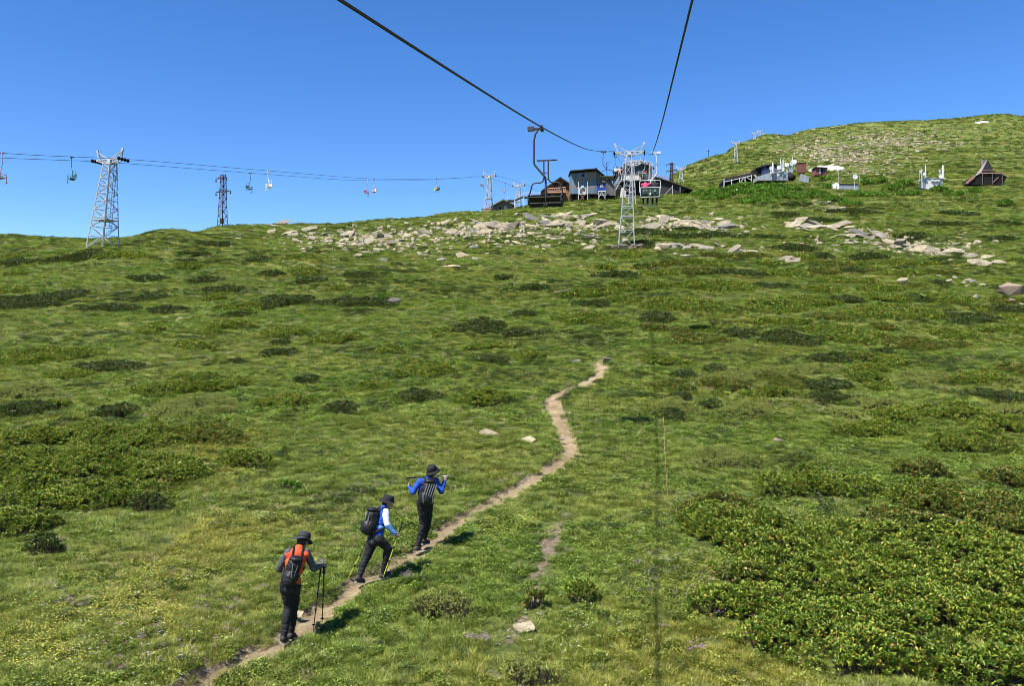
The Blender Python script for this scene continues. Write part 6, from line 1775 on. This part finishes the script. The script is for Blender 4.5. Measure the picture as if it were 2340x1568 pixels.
def brim_hat(parent, c, M3, mat, rim=0.165, crown=0.098, h=0.105, wave=0.012, seed=0, droop=0.03, sy=1.08):
    n = 40; prof = [(rim, -droop, 1.0), (rim * 0.86, -droop * 0.45, .7), (rim * 0.70, 0.002, .3), (crown * 1.03, 0.012, 0), (crown * 1.04, 0.03, 0), (crown * 0.99, h * 0.7, 0), (crown * 0.93, h * 0.93, 0), (crown * 0.78, h * 1.03, 0), (crown * 0.4, h * 1.02, 0), (0.001, h * 1.0, 0)]
    V = []; Fq = []
    for (r, z, w) in prof:
        for k in range(n):
            a = 2 * math.pi * k / n
            zz = z + w * wave * (math.sin(2 * a + seed) + 0.6 * math.sin(3 * a + seed * 2)) + 0.003 * math.sin(5 * a + z * 60)
            V.append(c + M3 @ Vector((math.cos(a) * r, math.sin(a) * r * sy, zz)))
    m = len(prof)
    for i in range(m - 1):
        for k in range(n): Fq.append((i * n + k, i * n + (k + 1) % n, (i + 1) * n + (k + 1) % n, (i + 1) * n + k))
    me = bpy.data.meshes.new('hat'); me.from_pydata([tuple(v) for v in V], [], Fq); me.materials.append(mat)
    for p in me.polygons: p.use_smooth = True
    o = bpy.data.objects.new('hat', me); COL.objects.link(o); o.parent = parent
    sm = o.modifiers.new('cloth', 'SOLIDIFY'); sm.thickness = 0.004
    b = MB()
    for k in range(n):
        a0, a1 = 2 * math.pi * k / n, 2 * math.pi * (k + 1) / n
        p = [c + M3 @ Vector((math.cos(a) * crown * 1.055, math.sin(a) * crown * 1.055 * sy, z)) for a, z in ((a0, 0.014), (a1, 0.014), (a1, 0.036), (a0, 0.036))]
        b.add(p, [(0, 1, 2, 3)])
    b.build('hat_band', M['blackcloth'], o, smooth=True)
    return o

def figure(name_label, J, base, shirt, trousers, hatm=None, sleeves=None, vox=0.012, panel=None, fold=0.014, face=None, gap=0, boots=True, s=1.0, hands=(1.0, 1.0), curl=0.7, group=None, skin_neck=True, pants_fold=0.012, backpanel=None, hatspec={}):
    """J: world joints. one continuous body, clothes over it"""
    t = empty('person', base)
    tag(t, name_label, 'person', group)
    L = {k: Vector(v) - Vector(base) for k, v in J.items() if k not in ('facing', 'chest')}
    ch = Vector(J['chest']).normalized(); fc = Vector(J['facing']).normalized()
    hipc = (L['hipL'] + L['hipR']) / 2; shc = (L['shL'] + L['shR']) / 2
    up = (shc - hipc).normalized(); rt = (L['shR'] - L['shL']).normalized()
    f = up.cross(rt) * -1
    if f.dot(ch) < 0: f = -f
    T3 = Matrix((rt, f.normalized(), up)).transposed()
    H3 = basis(fc)
    b = MB()
    def torso(m, g):
        ellip(m, shc.lerp(hipc, 0.26), (0.150 * s + g, 0.105 * s + g, 0.20 * s + g), T3)
        ellip(m, shc.lerp(hipc, 0.60), (0.128 * s + g, 0.095 * s + g, 0.17 * s + g), T3)
        capsule(m, L['shL'].lerp(shc, 0.12) - up * 0.02, L['shR'].lerp(shc, 0.12) - up * 0.02, 0.062 * s + g, 0.062 * s + g)
        capsule(m, shc - up * 0.01, shc.lerp(L['neck'], 0.75), 0.075 * s + g, 0.058 * s + g * 0.6)
        ellip(m, shc.lerp(hipc, 0.9), (0.145 * s + g, 0.105 * s + g, 0.12 * s + g), T3)
    def pelvis(m, g):
        ellip(m, hipc + up * 0.02, (0.150 * s + g, 0.112 * s + g, 0.11 * s + g), T3)
        ellip(m, hipc - f * 0.035 - up * 0.04, (0.14 * s + g, 0.095 * s + g, 0.09 * s + g), T3)
    def leg(m, q, g):
        capsule(m, L['hip' + q], L['kn' + q], 0.088 * s + g, 0.058 * s + g)
        a = L['kn' + q].lerp(L['an' + q], 0.3) - f * 0.012
        capsule(m, L['kn' + q], a, 0.057 * s + g, 0.056 * s + g); capsule(m, a, L['an' + q], 0.055 * s + g, 0.038 * s + g)
    def arm(m, q, g, full=True):
        capsule(m, L['sh' + q], L['el' + q], 0.054 * s + g, 0.041 * s + g); capsule(m, L['el' + q], L['wr' + q], 0.040 * s + g, 0.029 * s + g * .8)
    def foot(m, q, g):
        an, to = L['an' + q], L['to' + q]
        d = to - an; fl = Vector((d.x, d.y, d.z * 0.6)).normalized()
        capsule(m, an, an - Vector((0, 0, 0.03)), 0.045 + g, 0.05 + g)
        capsule(m, an - fl * 0.045 + Vector((0, 0, -0.045)), an.lerp(to, 0.55) + Vector((0, 0, -0.02)), 0.038 + g, 0.043 + g); capsule(m, an.lerp(to, 0.55) + Vector((0, 0, -0.02)), to, 0.043 + g, 0.033 + g)
    torso(b, 0); pelvis(b, 0)
    for q in 'LR': leg(b, q, 0); arm(b, q, 0); foot(b, q, 0)
    capsule(b, shc, L['head'] - H3 @ Vector((0, 0.01, 0.06)), 0.055 * s, 0.050 * s)
    head(b, L['head'], H3, s)
    for q, hs in zip('LR', hands): hand(b, L['wr' + q], L['el' + q], L.get('pn' + q, (J.get('pn' + q) and Vector(J['pn' + q])) or Vector((0, 0, -1))) if False else Vector(J.get('palm' + q, (0.1, -0.2, -1))), hs, curl)
    blend(b, 'body', M['skin'], t, vox * 0.62 if vox < 0.02 else vox, 3)
    sh = MB(); torso(sh, 0.017)
    if not sleeves:
        for q in 'LR': arm(sh, q, 0.013)
    so = blend(sh, 'shirt', M[shirt], t, vox, 5, fold, seed=len(name_label))
    if sleeves:
        for q in 'LR':
            u, l = sleeves
            m = MB(); capsule(m, L['sh' + q], L['el' + q], 0.070 * s, 0.056 * s); capsule(m, L['el' + q], L['el' + q].lerp(L['wr' + q], 0.10), 0.056 * s, 0.054 * s); blend(m, 'upper_sleeve', M[u], so, vox * .8, 4, fold, seed=3)
            m = MB(); capsule(m, L['el' + q].lerp(L['wr' + q], 0.06), L['wr' + q], 0.056 * s, 0.040 * s); blend(m, 'lower_sleeve', M[l], so, vox * .8, 4, fold * .8, seed=5)
    tr = MB(); pelvis(tr, 0.018)
    for q in 'LR': leg(tr, q, 0.018)
    blend(tr, 'trousers', M[trousers], t, vox, 3, pants_fold, 15.0, seed=7)
    if boots:
        for q in 'LR':
            m = MB(); foot(m, q, 0.012); bo = blend(m, 'boot', M['boot'], t, vox * .7, 3, 0.002)
            m = MB(); an, to = L['an' + q], L['to' + q]; d = to - an; dd = Vector((d.x, d.y, 0)).normalized(); w = dd.cross(Vector((0, 0, 1)))
            h0 = an - dd * 0.085 + Vector((0, 0, -0.098)); t0 = to + dd * 0.03 + Vector((0, 0, -0.047))
            mid = an.lerp(to, .55) + Vector((0, 0, -.071))
            m.prism([h0 - w * .036, h0 + w * .036, mid + w * .05, t0 + w * .03, t0 - w * .03, mid - w * .05], (0, 0, 0.022)); m.build('sole', M['sole'], bo)
    if hatm:
        hm = H3 @ Matrix.Rotation(hatspec.get('tilt', 0.12), 3, 'X')
        brim_hat(t, L['head'] + H3 @ Vector((0, 0.0, hatspec.get('z', 0.045))), hm, M[hatm], hatspec.get('rim', 0.165), seed=hatspec.get('seed', 1), wave=hatspec.get('wave', .012), droop=hatspec.get('droop', .03))
    hr = MB()
    ellip(hr, L['head'] + H3 @ Vector((0, -0.024, 0.018)), (0.088 * s, 0.090 * s, 0.098 * s), H3)
    ellip(hr, L['head'] + H3 @ Vector((0, -0.046, -0.04)), (0.066 * s, 0.055 * s, 0.065 * s), H3)
    blend(hr, 'hair', M['hair'], t, max(vox, .01), 3, 0.003, 30)
    return t, L, T3, H3

def backpack(base, J, label, off=0.16, tilt=0.0, size=(0.30, 0.22, 0.48), drop=0.27, stripes='a', lean=0.0, side=0.0, rollb=0.0):
    base = Vector(base)
    L = {k: Vector(v) - base for k, v in J.items() if k not in ('facing', 'chest') and not k.startswith('palm')}
    hipc = (L['hipL'] + L['hipR']) / 2; shc = (L['shL'] + L['shR']) / 2
    up = (shc - hipc).normalized(); rt = (L['shR'] - L['shL']).normalized(); f = up.cross(rt) * -1
    if f.dot(Vector(J['chest'])) < 0: f = -f
    T3 = Matrix((rt, f, up)).transposed() @ Matrix.Rotation(tilt, 3, 'X') @ Matrix.Rotation(rollb, 3, 'Y')
    c = shc - up * drop - f * off + rt * side
    t = empty('backpack', base); tag(t, label, 'backpack', 'backpacks worn by the hikers')
    w, d, h = size
    def P(x, y, z): return c + T3 @ Vector((x, y, z))
    m = MB()
    ellip(m, P(0, 0, -h * .18), (w * .52, d * .55, h * .34), T3); ellip(m, P(0, 0.01, h * .16), (w * .46, d * .46, h * .34), T3); m.box(P(0, 0.03, 0), (w * .86, d * .55, h * .78), T3)
    ellip(m, P(0, -d * .42, -h * .2), (w * .36, d * .24, h * .25), T3)
    o = blend(m, 'bag', M['packcloth'], t, 0.012, 8, 0.010, 13, seed=int(h * 100))
    m = MB(); ellip(m, P(0, 0.0, h * .46), (w * .42, d * .50, h * .10), T3); blend(m, 'lid', M['packcloth'], t, 0.011, 5, 0.006, 15)
    for s in (-1, 1):
        q = MB(); sh = L['shR'] if s > 0 else L['shL']; a = shc.lerp(sh, 0.52)
        q.poly([P(s * w * .26, d * .32, h * .42), a + up * 0.075 - f * 0.05, a + up * 0.088 + f * .02, a + f * 0.115 - up * .05, shc.lerp(hipc, .5) + rt * s * 0.155 + f * 0.06, P(s * w * .42, d * .35, -h * .34)], 0.017, 8)
        q.build('strap', M['packcloth'], t)
        q = MB(); q.tube(P(s * w * .44, d * .2, -h * .36), P(s * w * .50, d * .25, -h * .36) + Vector((0, 0, -0.20)), 0.007, n=5); q.build('loose_strap_end', M['packcloth'], t)
    q = MB()
    def line(pts, r=0.006):
        q.poly([P(*p) for p in pts], r, 5)
    sf = -d * .56
    if stripes == 'a':
        line([(-w * .12, sf * .82, h * .34), (0, sf * .98, h * .02), (w * .06, sf * 1.1, -h * .1)], .008); line([(w * .2, sf * .78, h * .3), (w * .18, sf * .92, 0), (w * .26, sf * .8, -h * .25)], .005)
    elif stripes == 'b':
        for k in range(5): x = -w * .34 + k * w * .16; line([(x + w * .14, sf * .72, h * .38), (x + w * .04, sf * .96, h * .1), (x, sf * 1.0, -h * .12), (x + w * .1, sf * .95, -h * .34)], .012)
    else:
        line([(w * .3, sf * .6, h * .3), (w * .36, sf * .7, 0), (w * .3, sf * .75, -h * .2)], .011); line([(-w * .2, sf * .8, h * .36), (w * .1, sf * .9, h * .1), (-w * .1, sf * 1.05, -h * .15)], .006)
    q.build('trim', M['packgrey'], t)
    return t

def trek_pole(a, b, label, shaft='blackpole', upper=None, grip_len=0.17):
    """a grip end, b tip"""
    a = Vector(a); b = Vector(b); d = (b - a).normalized(); L = (b - a).length
    t = empty('trekking_pole', b)
    o = lambda q: q - b
    m = MB(); m.tube(o(a), o(a + d * grip_len * .72), 0.017, 0.015, 8); m.tube(o(a + d * grip_len * .72), o(a + d * grip_len), 0.019, 0.012, 8); m.ball(o(a), 0.02, 8, 5); m.build('grip', M['rubber'], t)
    m = MB(); m.tube(o(a + d * grip_len), o(a + d * L * .45), 0.0095, n=8); m.build('upper_shaft', M[upper or shaft], t)
    m = MB(); m.tube(o(a + d * L * .45), o(a + d * (L - .05)), 0.008, n=8); m.tube(o(a + d * (L - .05)), o(b), 0.007, 0.003, 6); m.build('lower_shaft', M[shaft], t)
    for k in (.45, .7): m = MB(); m.tube(o(a + d * (L * k - .025)), o(a + d * (L * k + .025)), 0.014, n=8); m.build('clamp', M['rubber'], t)
    m = MB(); m.lathe([(0.03, 0), (0.034, 0.006), (0.012, 0.012)], 12, M4=Matrix.Translation(o(b - d * .07)) @ d.to_track_quat('Z', 'Y').to_matrix().to_4x4()); m.build('basket', M['rubber'], t)
    q = MB(); e = Vector((0.02, 0.02, -0.14)); q.poly([o(a), o(a) + Vector((.03, 0, -.03)), o(a) + e, o(a) + Vector((-.01, 0, -.08)), o(a + d * .04)], .005, 5); q.build('wrist_loop', M['rubber'], t)
    tag(t, label, 'trekking pole', 'trekking poles of the hikers')
    return t

def pj(Y0, sc=2.1486):
    def f(zx, zy, dy=0.0):
        u = (900 + zx / sc) / 1.5105; v = (1550 + zy / sc) / 1.5105
        return W(u, v, Y0 + dy)
    return f
def ground_to(p, q, lift=0.0):
    return Vector((p.x, p.y, float(height(np.array([p.x]), np.array([p.y]), True)[0]) + lift))
def solve_Y(u, v):       # depth at which the ground shows at that pixel
    return hit(u, v).y

# --- hiker in orange and grey
Y1 = solve_Y(642, 1462)
p = pj(Y1)
J = dict(head=p(312, 688, .14), neck=p(295, 722, .07), shL=p(205, 768, -.02), shR=p(338, 772, .04), elL=p(136, 890, .10), wrL=p(158, 905, .33), elR=p(392, 888, .12), wrR=p(448, 870, .34),
         hipL=p(185, 1010, -.06), hipR=p(252, 1012, .02), knL=p(208, 1160, .06), knR=p(246, 1165, .20), anL=p(168, 1392, -.05), anR=p(222, 1368, .22), toL=p(188, 1420, .08), toR=p(246, 1382, .40),
         chest=(.45, .85, -.2), facing=(.38, .88, -.32), palmR=(0.2, 0.1, -1), palmL=(0.8, 0.2, -.3))
base = ground_to(J['anL'], 0)
figure('hiker in an orange shirt with grey sleeves, black trousers and charcoal brim hat', J, base, 'orangecloth', 'trouser', 'greyhat', ('greycloth', 'greycloth'), hatspec=dict(tilt=-.15, rim=.172, wave=.02, seed=2.2, droop=.035, z=.05), group='three hikers walking up the path')
backpack(base, J, 'black backpack on the back of the hiker in orange', off=.185, tilt=.05, size=(.27, .20, .48), drop=.27, stripes='a', side=-.02, rollb=.10)
g1 = J['wrR'] + (J['wrR'] - J['elR']).normalized() * .06 + Vector((0, 0, -.015))
ta = p(455, 1288, .42); tb = p(390, 1335, .36)
trek_pole(g1 + Vector((.012, .02, .02)), ta, 'black trekking pole under the orange hiker hand, the upright one of two'); trek_pole(g1 + Vector((-.03, -.02, .02)), tb, 'black trekking pole under the orange hiker hand, the slanting one of two')

# --- hiker in blue and white
Y2 = solve_Y(822, 1336)
p = pj(Y2 + .12)
J = dict(head=p(938, 404, .20), neck=p(915, 432, .15), shL=p(880, 462, .24), shR=p(926, 472, -.02), elL=p(850, 570, .42), wrL=p(842, 650, .30), elR=p(936, 562, -.10), wrR=p(992, 626, -.06),
         hipL=p(838, 672, .12), hipR=p(872, 672, -.04), knL=p(778, 820, .10), knR=p(948, 742, .05), anL=p(728, 950, -.02), anR=p(908, 925, .12), toL=p(758, 982, .05), toR=p(950, 925, .20),
         chest=(.93, .35, -.25), facing=(.93, .30, -.25), palmR=(0.2, 0.9, -.2), palmL=(.2, .2, -1))
base = ground_to(J['anL'], 0)
t2, L2_, T3, H3 = figure('hiker in a blue and white shirt striding uphill with a bent front knee', J, base, 'bluecloth', 'trouser', 'hat', ('whitecloth', 'lightbluecloth'), hatspec=dict(tilt=-.02, rim=.158, wave=.008, seed=.4, droop=.012, z=.045), group='three hikers walking up the path', curl=1.1)
m = MB(); hipc = (L2_['hipL'] + L2_['hipR']) / 2; shc = (L2_['shL'] + L2_['shR']) / 2
ellip(m, shc.lerp(hipc, .55), (.151, .118, .085), T3); blend(m, 'light_blue_panel', M['lightbluecloth'], t2, .011, 3, .006)
backpack(base, J, 'black backpack worn by the hiker in blue and white', off=.20, tilt=.04, size=(.30, .24, .50), drop=.22, stripes='c')
hd = J['wrR'] + (J['wrR'] - J['elR']).normalized() * .07
tip = p(905, 957, -.10); top = p(1050, 548, .04)
trek_pole(top, tip, 'lime yellow trekking pole planted beside the front foot of the blue and white hiker', 'yellowpole', 'yellowpole', .26)
trek_pole(p(812, 640, .30), p(645, 966, .15), 'lime yellow trekking pole trailing behind the blue and white hiker', 'yellowpole', 'blackpole', .17)

# --- hiker in blue with a pole across the shoulders
Y3 = solve_Y(958, 1256)
p = pj(Y3)
J = dict(head=p(1270, 172, .05), neck=p(1255, 205, .03), shL=p(1178, 240, -.02), shR=p(1298, 236, .10), elL=p(1128, 322, -.06), wrL=p(1102, 283, .10), elR=p(1338, 318, .05), wrR=p(1362, 240, .14),
         hipL=p(1190, 405, -.04), hipR=p(1246, 405, .06), knL=p(1205, 552, .02), knR=p(1238, 545, .18), anL=p(1163, 718, -.02), anR=p(1208, 672, .22), toL=p(1142, 745, -.06), toR=p(1240, 690, .36),
         chest=(.35, .93, .1), facing=(.62, .75, .12), palmR=(-.1, .5, .2), palmL=(.2, .6, .3))
base = ground_to(J['anL'], 0)
figure('hiker in a bright blue shirt carrying a pole across the shoulders', J, base, 'bluecloth', 'trouser', 'hat', ('bluecloth', 'bluecloth'), hatspec=dict(tilt=.30, rim=.150, wave=.02, seed=4, droop=.03, z=.035), group='three hikers walking up the path', curl=1.2)
backpack(base, J, 'black backpack with grey streaks on the hiker holding a pole across the shoulders', off=.19, tilt=.05, size=(.32, .22, .54), drop=.22, stripes='b', side=-.03, rollb=.08)
trek_pole(p(1082, 216, .02), p(1412, 197, .16), 'silver and black trekking pole laid across the shoulders of the blue hiker', 'silverpole', 'blackpole', .2)

# --- riders
def rider(chair, sx, shirt, label, facing=1, vox=0.022, arm=None, hair=True, bare=False, legs=-0.42, lm='trouser'):
    mw = chair.matrix_world if False else Matrix.Translation(chair.location) @ chair.rotation_euler.to_matrix().to_4x4()
    def q(x, y, z): return mw @ Vector((x, y, z))
    cx = -0.125 + sx; zs = -2.28
    J = dict(head=q(cx, 0.02, zs + .80), neck=q(cx, -.04, zs + .66), shL=q(cx - .185, -.08, zs + .56), shR=q(cx + .185, -.08, zs + .56), elL=q(cx - .22, .05, zs + .30), wrL=q(cx - .15, .25, zs + .24), elR=q(cx + .22, .05, zs + .30), wrR=q(cx + .15, .25, zs + .24),
             hipL=q(cx - .09, -.08, zs + .10), hipR=q(cx + .09, -.08, zs + .10), knL=q(cx - .11, .34, zs + .08), knR=q(cx + .11, .34, zs + .08), anL=q(cx - .11, .40, zs - .34), anR=q(cx + .11, .40, zs - .34), toL=q(cx - .12, .56, zs - .40), toR=q(cx + .12, .56, zs - .40),
             chest=mw.to_3x3() @ Vector((0, 1, 0)), facing=mw.to_3x3() @ Vector((0.1, 1, -.1)))
    if arm: J['elR'] = q(cx - .30, .02, zs + .50); J['wrR'] = q(cx - .22, .08, zs + .78); J['shR'], J['shL'] = J['shR'], J['shL']
    if arm:
        J['elL'] = q(cx - .28, .02, zs + .50); J['wrL'] = q(cx - .24, .10, zs + .76); J['elR'] = q(cx + .22, .05, zs + .30); J['wrR'] = q(cx + .15, .25, zs + .24)
    base = q(cx, -.05, zs + .03)
    figure(label, J, base, shirt, lm, None, None, vox=vox, boots=True, group='people riding the chairlift')
rider(CH['riders'], -.25, 'pinkcloth', 'chairlift rider in a pink shirt seen from behind on the dark green chair')
rider(CH['riders'], .25, 'blackcloth', 'chairlift rider in dark clothes raising one arm beside the rider in pink', arm=True)
rider(CH['couple_down'], -.26, 'palecloth', 'small rider in pale pink with bare legs, coming down behind the near tower', vox=.03, lm='palecloth')
rider(CH['couple_down'], .26, 'whitecloth', 'small rider in white and dark trousers, coming down behind the near tower', vox=.03)
rider(CH['riders2'], -.26, 'navycloth', 'small rider in navy seen from behind under the station portal', vox=.03)
rider(CH['riders2'], .26, 'redcloth', 'small rider in red seen from behind under the station portal', vox=.03)
